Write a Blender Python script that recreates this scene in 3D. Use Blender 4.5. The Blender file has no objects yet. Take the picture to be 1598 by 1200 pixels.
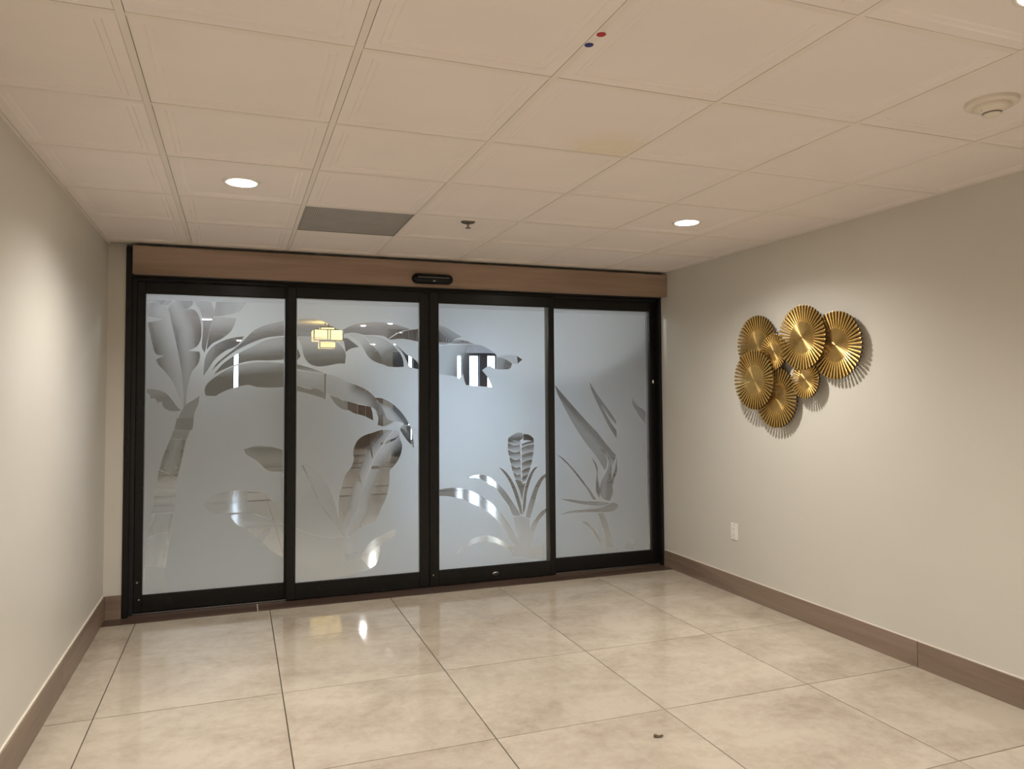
import bpy, bmesh, math, random
from mathutils import Vector, Matrix, geometry

random.seed(7)
scene = bpy.context.scene
COL = scene.collection
PI = math.pi

# ------------------------------------------------------------------ camera
H_CAM = 1.4204


def camera_matrix(yaw, pit, rol):
    rz = Matrix.Rotation(yaw, 3, 'Z'); rx = Matrix.Rotation(pit, 3, 'X'); ry = Matrix.Rotation(rol, 3, 'Y')
    r = rz @ rx @ ry                                   # columns: right, forward, up
    right, fwd, up = r.col[0], r.col[1], r.col[2]
    m = Matrix((right, up, -fwd)).transposed().to_4x4()
    m.translation = Vector((0, 0, H_CAM))
    return m


cam_data = bpy.data.cameras.new('camera')
cam_data.sensor_fit = 'HORIZONTAL'
cam_data.sensor_width = 36.0
cam_data.lens = 1151.82 / 1598 * 36.0
cam_data.shift_x = (799 - 787.645) / 1598
cam_data.shift_y = (567.013 - 600) / 1598
cam_data.clip_start = 0.02
cam = bpy.data.objects.new('camera', cam_data)
cam.matrix_world = camera_matrix(-.3481, .0403, .0062)
COL.objects.link(cam)
scene.camera = cam

# ------------------------------------------------------------------ world, exposure
world = bpy.data.worlds.new('world'); scene.world = world
world.use_nodes = True
bg = world.node_tree.nodes['Background']
bg.inputs['Color'].default_value = (.72, .82, 1.0, 1)
bg.inputs['Strength'].default_value = 8.0
scene.view_settings.view_transform = 'Standard'
scene.view_settings.look = 'None'
scene.view_settings.gamma = 1.0
scene.view_settings.use_curve_mapping = False
scene.view_settings.exposure = 0.46
scene.cycles.transparent_max_bounces = 16
scene.cycles.max_bounces = 9
scene.cycles.diffuse_bounces = 5
scene.cycles.sample_clamp_indirect = 8.0
LAMP_COLOR = (1.0, .945, .875)
LAMP_POWER = 124.0           # watts of each of the room's downlights
LENS_GLOW = 40.0             # radiance of their lenses
LOBBY_COLOR = (1.0, .98, .97)
LOBBY_POWER = 480.0

# ------------------------------------------------------------------ dimensions
XL, XR = -.7865, 3.308       # side walls
YB = 5.31                    # face of the door wall
ZC = 2.40                    # ceiling
Y0 = -3.5                    # rear wall


# ------------------------------------------------------------------ node helpers
def mat_new(name):
    m = bpy.data.materials.new(name); m.use_nodes = True
    nt = m.node_tree; nt.nodes.clear()
    return m, nt


def nd(nt, typ, **kw):
    n = nt.nodes.new(typ)
    for k, v in kw.items():
        if k in n.inputs and not hasattr(type(n), k):
            n.inputs[k].default_value = v
        else:
            setattr(n, k, v)
    return n


def setin(n, **kw):
    for k, v in kw.items():
        n.inputs[k.replace('_', ' ')].default_value = v
    return n


def principled(nt, color=None, rough=.5, metal=0.0, spec=.5, coat=0.0):
    out = nd(nt, 'ShaderNodeOutputMaterial')
    p = nd(nt, 'ShaderNodeBsdfPrincipled')
    if color: p.inputs['Base Color'].default_value = (*color, 1)
    p.inputs['Roughness'].default_value = rough
    p.inputs['Metallic'].default_value = metal
    p.inputs['Specular IOR Level'].default_value = spec
    p.inputs['Coat Weight'].default_value = coat
    nt.links.new(p.outputs[0], out.inputs[0])
    return p


def ramp(nt, stops):
    r = nd(nt, 'ShaderNodeValToRGB')
    el = r.color_ramp.elements
    while len(el) < len(stops): el.new(.5)
    for e, (pos, c) in zip(el, stops):
        e.position = pos; e.color = (*c, 1)
    return r


def coords(nt, scale=(1, 1, 1), rand=False, kind='Object'):
    tc = nd(nt, 'ShaderNodeTexCoord')
    mp = nd(nt, 'ShaderNodeMapping')
    mp.inputs['Scale'].default_value = scale
    nt.links.new(tc.outputs[kind], mp.inputs['Vector'])
    if rand:
        oi = nd(nt, 'ShaderNodeObjectInfo')
        mu = nd(nt, 'ShaderNodeVectorMath', operation='SCALE')
        cx = nd(nt, 'ShaderNodeCombineXYZ')
        for i in range(3): nt.links.new(oi.outputs['Random'], cx.inputs[i])
        nt.links.new(cx.outputs[0], mu.inputs[0]); mu.inputs['Scale'].default_value = 37.0
        nt.links.new(mu.outputs[0], mp.inputs['Location'])
    return mp


def noise(nt, vec, scale, detail=4, rough=.55, dist=0.0):
    n = nd(nt, 'ShaderNodeTexNoise')
    n.inputs['Scale'].default_value = scale; n.inputs['Detail'].default_value = detail
    n.inputs['Roughness'].default_value = rough; n.inputs['Distortion'].default_value = dist
    nt.links.new(vec.outputs[0], n.inputs['Vector'])
    return n


def bump(nt, p, src, strength=.1, dist=.01):
    b = nd(nt, 'ShaderNodeBump')
    b.inputs['Strength'].default_value = strength; b.inputs['Distance'].default_value = dist
    nt.links.new(src, b.inputs['Height']); nt.links.new(b.outputs[0], p.inputs['Normal'])


def plain(name, color, rough=.5, metal=0.0, spec=.5, coat=0.0, var=.06, scale=6.0):
    """solid colour with a little procedural mottling"""
    m, nt = mat_new(name)
    p = principled(nt, color, rough, metal, spec, coat)
    n = noise(nt, coords(nt), scale, 3)
    lo = tuple(c * (1 - var) for c in color); hi = tuple(min(1, c * (1 + var)) for c in color)
    r = ramp(nt, [(.3, lo), (.7, hi)])
    nt.links.new(n.outputs['Fac'], r.inputs[0]); nt.links.new(r.outputs[0], p.inputs['Base Color'])
    return m


def emission(name, color, strength):
    m, nt = mat_new(name)
    out = nd(nt, 'ShaderNodeOutputMaterial'); e = nd(nt, 'ShaderNodeEmission')
    e.inputs[0].default_value = (*color, 1); e.inputs[1].default_value = strength
    nt.links.new(e.outputs[0], out.inputs[0])
    return m


# ------------------------------------------------------------------ materials
M = {}
WALL = (.615, .59, .53)


def make_materials():
    # painted wall: fine roller texture
    m, nt = mat_new('wall_paint'); p = principled(nt, WALL, .42, spec=.35)
    n = noise(nt, coords(nt), 2.2, 3)
    r = ramp(nt, [(.3, tuple(c * .985 for c in WALL)), (.7, tuple(c * 1.015 for c in WALL))])
    nt.links.new(n.outputs['Fac'], r.inputs[0]); nt.links.new(r.outputs[0], p.inputs['Base Color'])
    bump(nt, p, noise(nt, coords(nt), 240, 2).outputs['Fac'], .06, .002)
    M['wall'] = m
    # ceiling tile
    m, nt = mat_new('ceiling_tile'); c = (.83, .765, .735); p = principled(nt, c, .75, spec=.2)
    n = noise(nt, coords(nt, rand=True), 3, 3)
    r = ramp(nt, [(.3, tuple(v * .975 for v in c)), (.72, tuple(v * 1.02 for v in c))])
    nt.links.new(n.outputs['Fac'], r.inputs[0]); nt.links.new(r.outputs[0], p.inputs['Base Color'])
    bump(nt, p, noise(nt, coords(nt), 160, 2).outputs['Fac'], .05, .002)
    M['tile_c'] = m
    m, nt = mat_new('ceiling_tile_stained'); p = principled(nt, c, .75, spec=.2)
    tc = coords(nt); sub = nd(nt, 'ShaderNodeVectorMath', operation='DISTANCE')
    nt.links.new(tc.outputs[0], sub.inputs[0]); sub.inputs[1].default_value = (.17, .24, 0)
    nn = noise(nt, tc, 6, 3); ad = nd(nt, 'ShaderNodeMath', operation='MULTIPLY_ADD')
    nt.links.new(nn.outputs['Fac'], ad.inputs[0]); ad.inputs[1].default_value = .16
    nt.links.new(sub.outputs['Value'], ad.inputs[2])
    r = ramp(nt, [(.16, (.79, .71, .585)), (.30, c)])
    nt.links.new(ad.outputs[0], r.inputs[0]); nt.links.new(r.outputs[0], p.inputs['Base Color'])
    M['tile_stain'] = m
    M['tee'] = plain('grid_paint', (.79, .725, .665), .5, var=.02)
    M['gap'] = plain('plenum_dark', (.10, .085, .07), .9)
    # floor porcelain
    m, nt = mat_new('floor_porcelain'); p = principled(nt, None, .2, spec=.36)
    v = coords(nt, (1, 1.35, 1), rand=True)
    n1 = noise(nt, v, 2.1, 7, .66, .35); n2 = noise(nt, coords(nt, rand=True), 20, 8, .75)
    mx = nd(nt, 'ShaderNodeMath', operation='MULTIPLY_ADD')
    nt.links.new(n2.outputs['Fac'], mx.inputs[0]); mx.inputs[1].default_value = .50
    nt.links.new(n1.outputs['Fac'], mx.inputs[2])
    r = ramp(nt, [(.52, (.33, .275, .213)), (.68, (.412, .354, .282)), (.86, (.48, .42, .34))])
    nt.links.new(mx.outputs[0], r.inputs[0]); nt.links.new(r.outputs[0], p.inputs['Base Color'])
    rr = ramp(nt, [(.3, (.05,) * 3), (.8, (.11,) * 3)])
    nt.links.new(n1.outputs['Fac'], rr.inputs[0]); nt.links.new(rr.outputs[0], p.inputs['Roughness'])
    M['floor'] = m
    M['grout'] = plain('grout', (.055, .04, .026), .9)

    def wood(name, dark, light, scale, rough, axis):
        m, nt = mat_new(name); p = principled(nt, None, rough, spec=.4)
        sc = [60, 60, 60]; sc[axis] = 2.2
        v = coords(nt, tuple(sc), rand=True); n1 = noise(nt, v, scale, 5, .6, .3)
        sc2 = [9, 9, 9]; sc2[axis] = .7
        n2 = noise(nt, coords(nt, tuple(sc2), rand=True), scale, 3, .5, .8)
        ad = nd(nt, 'ShaderNodeMath', operation='MULTIPLY_ADD')
        nt.links.new(n1.outputs['Fac'], ad.inputs[0]); ad.inputs[1].default_value = .5
        nt.links.new(n2.outputs['Fac'], ad.inputs[2])
        r = ramp(nt, [(.5, dark), (.95, light)])
        nt.links.new(ad.outputs[0], r.inputs[0]); nt.links.new(r.outputs[0], p.inputs['Base Color'])
        bump(nt, p, n1.outputs['Fac'], .05, .002)
        return m
    M['header'] = wood('walnut_laminate', (.25, .170, .122), (.385, .28, .21), 1.0, .45, 0)
    M['base'] = wood('taupe_wood_tile', (.175, .125, .092), (.275, .205, .155), 1.0, .4, 1)
    M['base_x'] = wood('taupe_wood_tile_cross', (.175, .125, .092), (.275, .205, .155), 1.0, .4, 0)
    M['thresh'] = wood('dark_wood_tile', (.055, .034, .024), (.105, .068, .05), 1.0, .3, 0)
    M['door_wood'] = wood('brown_door_wood', (.12, .065, .035), (.22, .13, .075), .8, .4, 2)
    M['frame'] = plain('bronze_anodised', (.008, .0075, .007), .27, .0, .3, var=.12, scale=20)
    M['rubber'] = plain('black_rubber', (.006, .006, .006), .6)
    M['alu'] = plain('brushed_aluminium', (.42, .41, .40), .35, 1.0)
    M['chrome'] = plain('chrome', (.75, .75, .75), .15, 1.0)
    M['plastic'] = plain('white_plastic', (.80, .79, .74), .35, var=.01)
    M['plastic_g'] = plain('grey_slot', (.08, .08, .075), .5)
    M['detector'] = plain('cream_plastic', (.74, .67, .575), .4, var=.01)
    M['black_gloss'] = plain('black_gloss', (.004, .004, .005), .22, spec=.25)
    M['white_mark'] = plain('white_print', (.85, .85, .85), .5)
    M['brass_dark'] = plain('aged_brass', (.22, .19, .14), .4, 1.0)
    M['caulk'] = plain('cream_caulk', (.74, .68, .58), .5)
    M['red'] = plain('red_sticker', (.42, .02, .025), .5)
    M['blue'] = plain('blue_sticker', (.02, .025, .17), .5)
    M['debris'] = plain('dry_leaf', (.10, .065, .03), .7, var=.4, scale=60)
    # perforated metal
    m, nt = mat_new('perforated_metal'); p = principled(nt, None, .45, .3)
    v = coords(nt, (95, 95, 95)); fr = nd(nt, 'ShaderNodeVectorMath', operation='FRACTION')
    nt.links.new(v.outputs[0], fr.inputs[0])
    dd = nd(nt, 'ShaderNodeVectorMath', operation='MULTIPLY'); dd.inputs[1].default_value = (1, 1, 0)
    nt.links.new(fr.outputs[0], dd.inputs[0])
    d2 = nd(nt, 'ShaderNodeVectorMath', operation='DISTANCE'); d2.inputs[1].default_value = (.5, .5, 0)
    nt.links.new(dd.outputs[0], d2.inputs[0])
    r = ramp(nt, [(.26, (.14, .13, .12)), (.34, (.56, .52, .47))])
    nt.links.new(d2.outputs['Value'], r.inputs[0])
    nz = noise(nt, coords(nt), 7, 3); mm = nd(nt, 'ShaderNodeMix', data_type='RGBA', blend_type='MULTIPLY')
    mm.inputs['Factor'].default_value = .35
    nt.links.new(r.outputs[0], mm.inputs[6]); nt.links.new(nz.outputs['Fac'], mm.inputs[7])
    nt.links.new(mm.outputs[2], p.inputs['Base Color'])
    M['perf'] = m
    # gold, brushed in circles
    m, nt = mat_new('brushed_gold'); p = principled(nt, (.80, .53, .20), .30, 1.0)
    tg = nd(nt, 'ShaderNodeTangent', direction_type='RADIAL', axis='Z')
    p.inputs['Anisotropic'].default_value = .85
    nt.links.new(tg.outputs[0], p.inputs['Tangent'])
    n = noise(nt, coords(nt), 30, 4); r = ramp(nt, [(.3, (.90, .59, .20)), (.7, (.98, .69, .29))])
    nt.links.new(n.outputs['Fac'], r.inputs[0]); nt.links.new(r.outputs[0], p.inputs['Base Color'])
    M['gold'] = m
    m, nt = mat_new('leafed_gold'); p = principled(nt, (.95, .66, .24), .34, 1.0)
    n = noise(nt, coords(nt, rand=True), 45, 4); r = ramp(nt, [(.3, (.82, .49, .13)), (.7, (.98, .68, .25))])
    nt.links.new(n.outputs['Fac'], r.inputs[0]); nt.links.new(r.outputs[0], p.inputs['Base Color'])
    bump(nt, p, n.outputs['Fac'], .12, .004)
    M['gold_slat'] = m
    M['bronze_shade'] = plain('bronze_gap_shade', (.10, .055, .025), .5, 1.0)  # slat sides coloured dark to deepen the shade in the gaps
    # clear glass
    m, nt = mat_new('clear_glass'); out = nd(nt, 'ShaderNodeOutputMaterial')
    tr = nd(nt, 'ShaderNodeBsdfTransparent'); tr.inputs[0].default_value = (.94, .96, .955, 1)
    gl = nd(nt, 'ShaderNodeBsdfGlossy'); gl.inputs['Roughness'].default_value = .0
    fz = nd(nt, 'ShaderNodeFresnel'); fz.inputs[0].default_value = 1.45
    mx = nd(nt, 'ShaderNodeMixShader')
    nt.links.new(fz.outputs[0], mx.inputs[0]); nt.links.new(tr.outputs[0], mx.inputs[1]); nt.links.new(gl.outputs[0], mx.inputs[2])
    nt.links.new(mx.outputs[0], out.inputs[0])
    M['glass'] = m
    # sandblasted glass: how dense the frosting is comes from the mesh attribute "frost"
    m, nt = mat_new('sandblasted_glass'); out = nd(nt, 'ShaderNodeOutputMaterial')
    tr = nd(nt, 'ShaderNodeBsdfTransparent')
    df = nd(nt, 'ShaderNodeBsdfDiffuse'); df.inputs[0].default_value = (.70, .72, .72, 1)
    tl = nd(nt, 'ShaderNodeBsdfTranslucent'); tl.inputs[0].default_value = (.68, .73, .755, 1)
    rf = nd(nt, 'ShaderNodeBsdfRefraction'); rf.inputs[0].default_value = (.73, .79, .83, 1); rf.inputs['Roughness'].default_value = .88; rf.inputs['IOR'].default_value = 1.2
    m1 = nd(nt, 'ShaderNodeMixShader'); m1.inputs[0].default_value = .66
    m2 = nd(nt, 'ShaderNodeMixShader'); m2.inputs[0].default_value = .32
    nt.links.new(tl.outputs[0], m1.inputs[1]); nt.links.new(rf.outputs[0], m1.inputs[2])
    nt.links.new(m1.outputs[0], m2.inputs[1]); nt.links.new(df.outputs[0], m2.inputs[2])
    at = nd(nt, 'ShaderNodeAttribute', attribute_name='frost')
    m3 = nd(nt, 'ShaderNodeMixShader')
    nt.links.new(at.outputs['Fac'], m3.inputs[0]); nt.links.new(tr.outputs[0], m3.inputs[1]); nt.links.new(m2.outputs[0], m3.inputs[2])
    nt.links.new(m3.outputs[0], out.inputs[0])
    M['frost'] = m
    M['lens'] = emission('downlight_lens', LAMP_COLOR, LENS_GLOW)
    M['lens_lobby'] = emission('lobby_downlight_lens', LOBBY_COLOR, LOBBY_POWER)
    M['lantern'] = emission('lantern_shade', (1.0, .69, .25), 2.6)
    M['ring'] = plain('white_trim_ring', (.82, .78, .72), .4, var=.01)
    # lobby
    m, nt = mat_new('lobby_floor_tile'); p = principled(nt, None, .14)
    br = nd(nt, 'ShaderNodeTexBrick', offset=0.0)
    for k, v in (('Scale', 1.0), ('Mortar Size', .003), ('Brick Width', .8), ('Row Height', .8)): br.inputs[k].default_value = v
    br.inputs['Color1'].default_value = (.47, .41, .335, 1); br.inputs['Color2'].default_value = (.50, .44, .36, 1)
    br.inputs['Mortar'].default_value = (.25, .2, .15, 1)
    nt.links.new(coords(nt).outputs[0], br.inputs['Vector'])
    nt.links.new(br.outputs['Color'], p.inputs['Base Color'])
    M['lobby_floor'] = m
    M['lobby_wall'] = plain('lobby_wall', (.60, .56, .48), .6, var=.03)
    M['lobby_taupe'] = plain('lobby_taupe_wall', (.24, .205, .185), .6, var=.04)
    M['lobby_grey'] = plain('lobby_grey_wall', (.13, .155, .20), .5, var=.05)
    M['lobby_ceiling'] = plain('lobby_ceiling', (.68, .68, .74), .8, var=.02)
    M['slats'] = plain('grey_slat_wood', (.20, .165, .145), .5, var=.2, scale=12)
    M['dark_lacquer'] = plain('dark_lacquer', (.025, .022, .022), .3)
    M['inlay'] = plain('dark_inlay', (.085, .07, .06), .2)


make_materials()


# ------------------------------------------------------------------ mesh helpers
def box(bm, x0, x1, y0, y1, z0, z1, bevel=0.0):
    vs = [bm.verts.new(p) for p in ((x0, y0, z0), (x1, y0, z0), (x1, y1, z0), (x0, y1, z0),
                                    (x0, y0, z1), (x1, y0, z1), (x1, y1, z1), (x0, y1, z1))]
    fs = [bm.faces.new([vs[i] for i in q]) for q in ((3, 2, 1, 0), (4, 5, 6, 7), (0, 1, 5, 4), (1, 2, 6, 5), (2, 3, 7, 6), (3, 0, 4, 7))]
    if bevel:
        es = list({e for f in fs for e in f.edges})
        bmesh.ops.bevel(bm, geom=es, offset=bevel, segments=1, affect='EDGES', profile=.5)
    return bm


def lathe(bm, prof, seg=32, center=(0, 0, 0)):
    """prof: list of (r, z); revolved about Z"""
    rings = []
    for r, z in prof:
        if r < 1e-6:
            rings.append([bm.verts.new((center[0], center[1], center[2] + z))])
        else:
            rings.append([bm.verts.new((center[0] + r * math.cos(2 * PI * k / seg), center[1] + r * math.sin(2 * PI * k / seg), center[2] + z)) for k in range(seg)])
    for a, b in zip(rings, rings[1:]):
        for k in range(seg):
            k2 = (k + 1) % seg
            if len(a) == 1 and len(b) == 1: continue
            if len(a) == 1: bm.faces.new((a[0], b[k], b[k2]))
            elif len(b) == 1: bm.faces.new((a[k], b[0], a[k2]))
            else: bm.faces.new((a[k], b[k], b[k2], a[k2]))
    bmesh.ops.recalc_face_normals(bm, faces=bm.faces[:])
    return bm


def finish(bm, name, smooth=False):
    me = bpy.data.meshes.new(name)
    bmesh.ops.recalc_face_normals(bm, faces=bm.faces[:])
    bm.to_mesh(me); bm.free()
    if smooth:
        for p in me.polygons: p.use_smooth = True
    return me


def world_loc(o):
    v = Vector((0, 0, 0))
    while o: v += o.location; o = o.parent
    return v


def link(name, me, mat, parent=None, loc=(0, 0, 0), rot=(0, 0, 0)):
    o = bpy.data.objects.new(name, me)
    if mat is not None and me is not None and not me.materials: me.materials.append(mat)
    COL.objects.link(o)
    o.location = loc; o.rotation_euler = rot
    if parent: o.parent = parent
    return o


def part(name, bm, mat, parent=None, smooth=False):
    """bm holds world coordinates; the object sits in its parent's frame"""
    if parent:
        bmesh.ops.translate(bm, verts=bm.verts[:], vec=-world_loc(parent))
    return link(name, finish(bm, name, smooth), mat, parent)


def solo(name, bm, mat, origin, smooth=False):
    """a top-level mesh with its origin at a point of its own"""
    bmesh.ops.translate(bm, verts=bm.verts[:], vec=-Vector(origin))
    return link(name, finish(bm, name, smooth), mat, None, origin)


def empty(name, loc):
    o = bpy.data.objects.new(name, None); o.empty_display_size = .1
    COL.objects.link(o); o.location = loc
    return o


def tag(o, label=None, cat=None, group=None, kind=None):
    if label: o['label'] = label
    if cat: o['category'] = cat
    if group: o['group'] = group
    if kind: o['kind'] = kind
    return o


def struct(o, label, cat=None):
    return tag(o, label, cat, None, 'structure')


def bxo(*a, bevel=0.0):
    return box(bmesh.new(), *a, bevel=bevel)


# ------------------------------------------------------------------ floor
floor = struct(solo('floor', bxo(XL, XR, Y0, 5.45, -.12, -.004), M['grout'], (1.26, 2.0, 0)),
               'beige stone-look porcelain tile floor with thin dark joints', 'floor')
fx = [XL, -.584, .2155, 1.0155, 1.8150, 2.6145, XR]
fy = [Y0, -2.675, -1.875, -1.075, -.275, .526, 1.326, 2.126, 2.926, 3.726, 4.526, 5.168]
tile_cache = {}


def floor_tile(w, d):
    key = (round(w, 3), round(d, 3))
    if key not in tile_cache:
        bm = bmesh.new(); g = .0023; b = .0006
        hw, hd = w / 2 - g, d / 2 - g
        lo = [bm.verts.new((sx * hw, sy * hd, -.008)) for sx, sy in ((-1, -1), (1, -1), (1, 1), (-1, 1))]
        mi = [bm.verts.new((sx * hw, sy * hd, -b)) for sx, sy in ((-1, -1), (1, -1), (1, 1), (-1, 1))]
        up = [bm.verts.new((sx * (hw - b), sy * (hd - b), 0)) for sx, sy in ((-1, -1), (1, -1), (1, 1), (-1, 1))]
        for k in range(4):
            k2 = (k + 1) % 4
            bm.faces.new((lo[k], lo[k2], mi[k2], mi[k])); bm.faces.new((mi[k], mi[k2], up[k2], up[k]))
        bm.faces.new(up)
        tile_cache[key] = finish(bm, 'floor_tile')
    return tile_cache[key]


for i in range(len(fx) - 1):
    for j in range(len(fy) - 1):
        cx, cy = (fx[i] + fx[i + 1]) / 2, (fy[j] + fy[j + 1]) / 2
        link('floor_tile', floor_tile(fx[i + 1] - fx[i], fy[j + 1] - fy[j]), M['floor'], floor,
             Vector((cx, cy, random.uniform(-.0004, .0004))) - floor.location)

# ------------------------------------------------------------------ walls
struct(solo('wall_left', bxo(XL - .12, XL, Y0, 5.45, -.1, 2.6), M['wall'], (XL - .06, 1, 0)), 'plain cream painted wall on the left side', 'wall')
struct(solo('wall_right', bxo(XR, XR + .12, Y0, 5.45, -.1, 2.6), M['wall'], (XR + .06, 1, 0)), 'plain cream painted wall carrying the gold disc sculpture', 'wall')
struct(solo('wall_back', bxo(XL, -.680, YB, 5.45, -.1, 2.6), M['wall'], (-.73, YB, 0)), 'narrow cream wall strip left of the glass doors', 'wall')
struct(solo('wall_rear', bxo(XL - .1, XR + .1, Y0 - .12, Y0, -.1, 2.6), M['wall'], (1.26, Y0, 0)), 'cream wall at the rear of the room', 'wall')
struct(solo('wall_above', bxo(XL, XR, 5.315, 5.45, ZC + .002, 2.75), M['wall'], (1.26, 5.38, ZC)), 'wall piece hidden above the door head', 'wall')

# ------------------------------------------------------------------ baseboards
br = struct(empty('baseboard_right', (XR, 3, 0)), 'taupe wood-look tile baseboard along the right wall', 'baseboard')
for a, b in ((5.292, 2.899), (2.896, 1.70), (1.697, .50), (.497, -.70), (-.703, -1.9), (-1.903, Y0)):
    part('plank', bxo(XR - .012, XR + .001, b, a, 0, .131, bevel=.0012), M['base'], br)
part('caulk_bead', bxo(XR - .006, XR + .001, Y0, 5.292, .131, .1345), M['caulk'], br)
bl = struct(empty('baseboard_left', (XL, 3, 0)), 'taupe wood-look tile baseboard along the left wall', 'baseboard')
for a, b in ((5.298, 4.105), (4.102, 2.91), (2.907, 1.71), (1.707, .51), (.507, -1.5), (-1.503, Y0)):
    part('plank', bxo(XL - .001, XL + .012, b, a, 0, .153, bevel=.0012), M['base'], bl)
part('caulk_bead', bxo(XL - .001, XL + .007, Y0, 5.298, .153, .1585), M['caulk'], bl)
bb = struct(empty('baseboard_back', (-.73, YB, 0)), 'short taupe baseboard piece beside the door jamb', 'baseboard')
part('plank', bxo(XL + .012, -.682, YB - .011, YB + .001, .002, .150, bevel=.0012), M['base_x'], bb)

# ------------------------------------------------------------------ ceiling
ceiling = struct(solo('ceiling', bxo(XL - .1, XR + .1, Y0 - .1, 5.314, ZC + .03, ZC + .12), M['gap'], (1.26, 2, ZC)),
                 'suspended ceiling of square cream tiles in a thin metal grid', 'ceiling')
gx = [XL, -.290, .3177, .9218, 1.5283, 2.1340, 2.7424, XR]
gy = [Y0, -3.406, -2.796, -2.187, -1.577, -.968, -.358, .252, .861, 1.471, 2.079, 2.701, 3.289, 3.922, 4.535, 5.19]
ctile_cache = {}


def ceiling_tile(w, d):
    key = (round(w, 3), round(d, 3))
    if key not in ctile_cache:
        bm = bmesh.new()
        prof = [(0, .02), (0, .0012), (.036, .0012), (.041, .0045), (.056, .0045), (.062, .0080)]
        loops = []
        for ins, z in prof:
            hw, hd = w / 2 - ins, d / 2 - ins
            if min(hw, hd) < .02: break
            loops.append([bm.verts.new((sx * hw, sy * hd, z)) for sx, sy in ((-1, -1), (1, -1), (1, 1), (-1, 1))])
        for a, b in zip(loops, loops[1:]):
            for k in range(4):
                k2 = (k + 1) % 4
                bm.faces.new((a[k], a[k2], b[k2], b[k]))
        bm.faces.new(loops[-1])
        me = finish(bm, 'ceiling_tile')
        # bottom has to face down
        if me.polygons[-1].normal.z > 0: me.flip_normals()
        ctile_cache[key] = me
    return ctile_cache[key]


TEE = .011
GRILLE = (2, 13)
for i in range(len(gx) - 1):
    for j in range(len(gy) - 1):
        if (i, j) == GRILLE: continue
        gl_ = .0022 if i in (0, 1, 2) else .0012
        x0 = gx[i] + (TEE + gl_ if i > 0 else .016); x1 = gx[i + 1] - (TEE + .0014 if i + 1 < len(gx) - 1 else .016)
        y0 = gy[j] + TEE + .001; y1 = gy[j + 1] - TEE - random.choice((.0008, .0014, .0022))
        if y1 - y0 < .1: y0, y1 = gy[j], gy[j + 1]
        mat = M['tile_c']; me = ceiling_tile(x1 - x0, y1 - y0)
        if (i, j) == (3, 10):
            me = me.copy(); me.materials.clear(); mat = M['tile_stain']
        link('ceiling_tile', me, mat, ceiling, Vector(((x0 + x1) / 2, (y0 + y1) / 2, ZC + random.uniform(-.0003, .0008))) - ceiling.location)
for x in gx[1:-1]:
    part('main_tee', bxo(x - TEE, x + TEE, Y0, 5.19, ZC, ZC + .03), M['tee'], ceiling)
for j, y in enumerate(gy[1:-1]):
    for i in range(len(gx) - 1):
        a = gx[i] + (TEE + .0006 if i else 0); b = gx[i + 1] - (TEE + .0006 if i + 1 < len(gx) - 1 else 0)
        part('cross_tee', bxo(a, b, y - TEE, y + TEE, ZC + .0004, ZC + .03), M['tee'], ceiling)
part('wall_angle', bxo(XL, XL + .014, Y0, YB, ZC, ZC + .03), M['tee'], ceiling)
part('wall_angle', bxo(XR - .014, XR, Y0, YB, ZC, ZC + .03), M['tee'], ceiling)
part('wall_angle', bxo(XL + .014, XR - .014, 5.182, 5.25, ZC + .001, ZC + .03), M['tee'], ceiling)

# ------------------------------------------------------------------ door frame, head, threshold
fr = struct(empty('trim_1', (1.337, 5.36, 0)), 'dark bronze metal frame around the sliding glass doors', 'door frame')
part('jamb', bxo(-.680, -.645, 5.298, 5.43, 0, 2.386, bevel=.002), M['frame'], fr)
part('jamb_channel', bxo(-.646, -.622, 5.345, 5.43, 0, 2.2), M['rubber'], fr)
part('jamb', bxo(3.286, XR, 5.300, 5.43, 0, 2.30, bevel=.002), M['frame'], fr)
part('head_box', bxo(-.645, XR, 5.300, 5.44, 2.198, 2.397), M['rubber'], fr)
part('head_track', bxo(-.645, 3.286, 5.318, 5.43, 2.178, 2.199, bevel=.0015), M['frame'], fr)
part('top_light_stop', bxo(-.645, 3.286, 5.330, 5.360, 2.1744, 2.1779), M['rubber'], fr)  # added strip, blocks lobby light leaking over the sliding doors
hd = struct(empty('trim_2', (1.337, 5.25, 2.2)), 'long walnut-brown header cover above the glass doors', 'header')
part('fascia', bxo(-.632, 3.302, 5.205, 5.219, 2.204, 2.380, bevel=.0015), M['header'], hd)
part('soffit', bxo(-.632, 3.302, 5.2195, 5.316, 2.204, 2.2125, bevel=.001), M['header'], hd)
part('end_cap', bxo(-.632, -.622, 5.2195, 5.299, 2.213, 2.380), M['header'], hd)
part('end_cap', bxo(3.292, 3.302, 5.2195, 5.299, 2.213, 2.380), M['header'], hd)
part('edge_strip', bxo(-.632, 3.302, 5.2035, 5.212, 2.1985, 2.2035), M['header'], hd)
th = struct(empty('trim_3', (1.337, 5.25, 0)), 'dark brown wood-look threshold strip under the glass doors', 'threshold')
for a, b in ((-.774, .139), (.143, 1.34), (1.343, 2.54), (2.543, 3.296)):
    part('plank', bxo(a, b, 5.171, 5.345, -.003, .003, bevel=.001), M['thresh'], th)
part('joint', bxo(.1385, .1435, 5.172, 5.34, -.003, .0028), M['caulk'], th)
part('floor_track', bxo(-.646, 3.286, 5.3455, 5.44, -.003, .006), M['frame'], th)
part('sill_bead', bxo(-.645, .326, 5.347, 5.355, .006, .012), M['alu'], th)
part('sill_bead', bxo(2.349, 3.285, 5.347, 5.355, .006, .012), M['alu'], th)
part('sill_bead', bxo(.328, 2.346, 5.3462, 5.350, .006, .0078), M['alu'], th)

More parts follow.
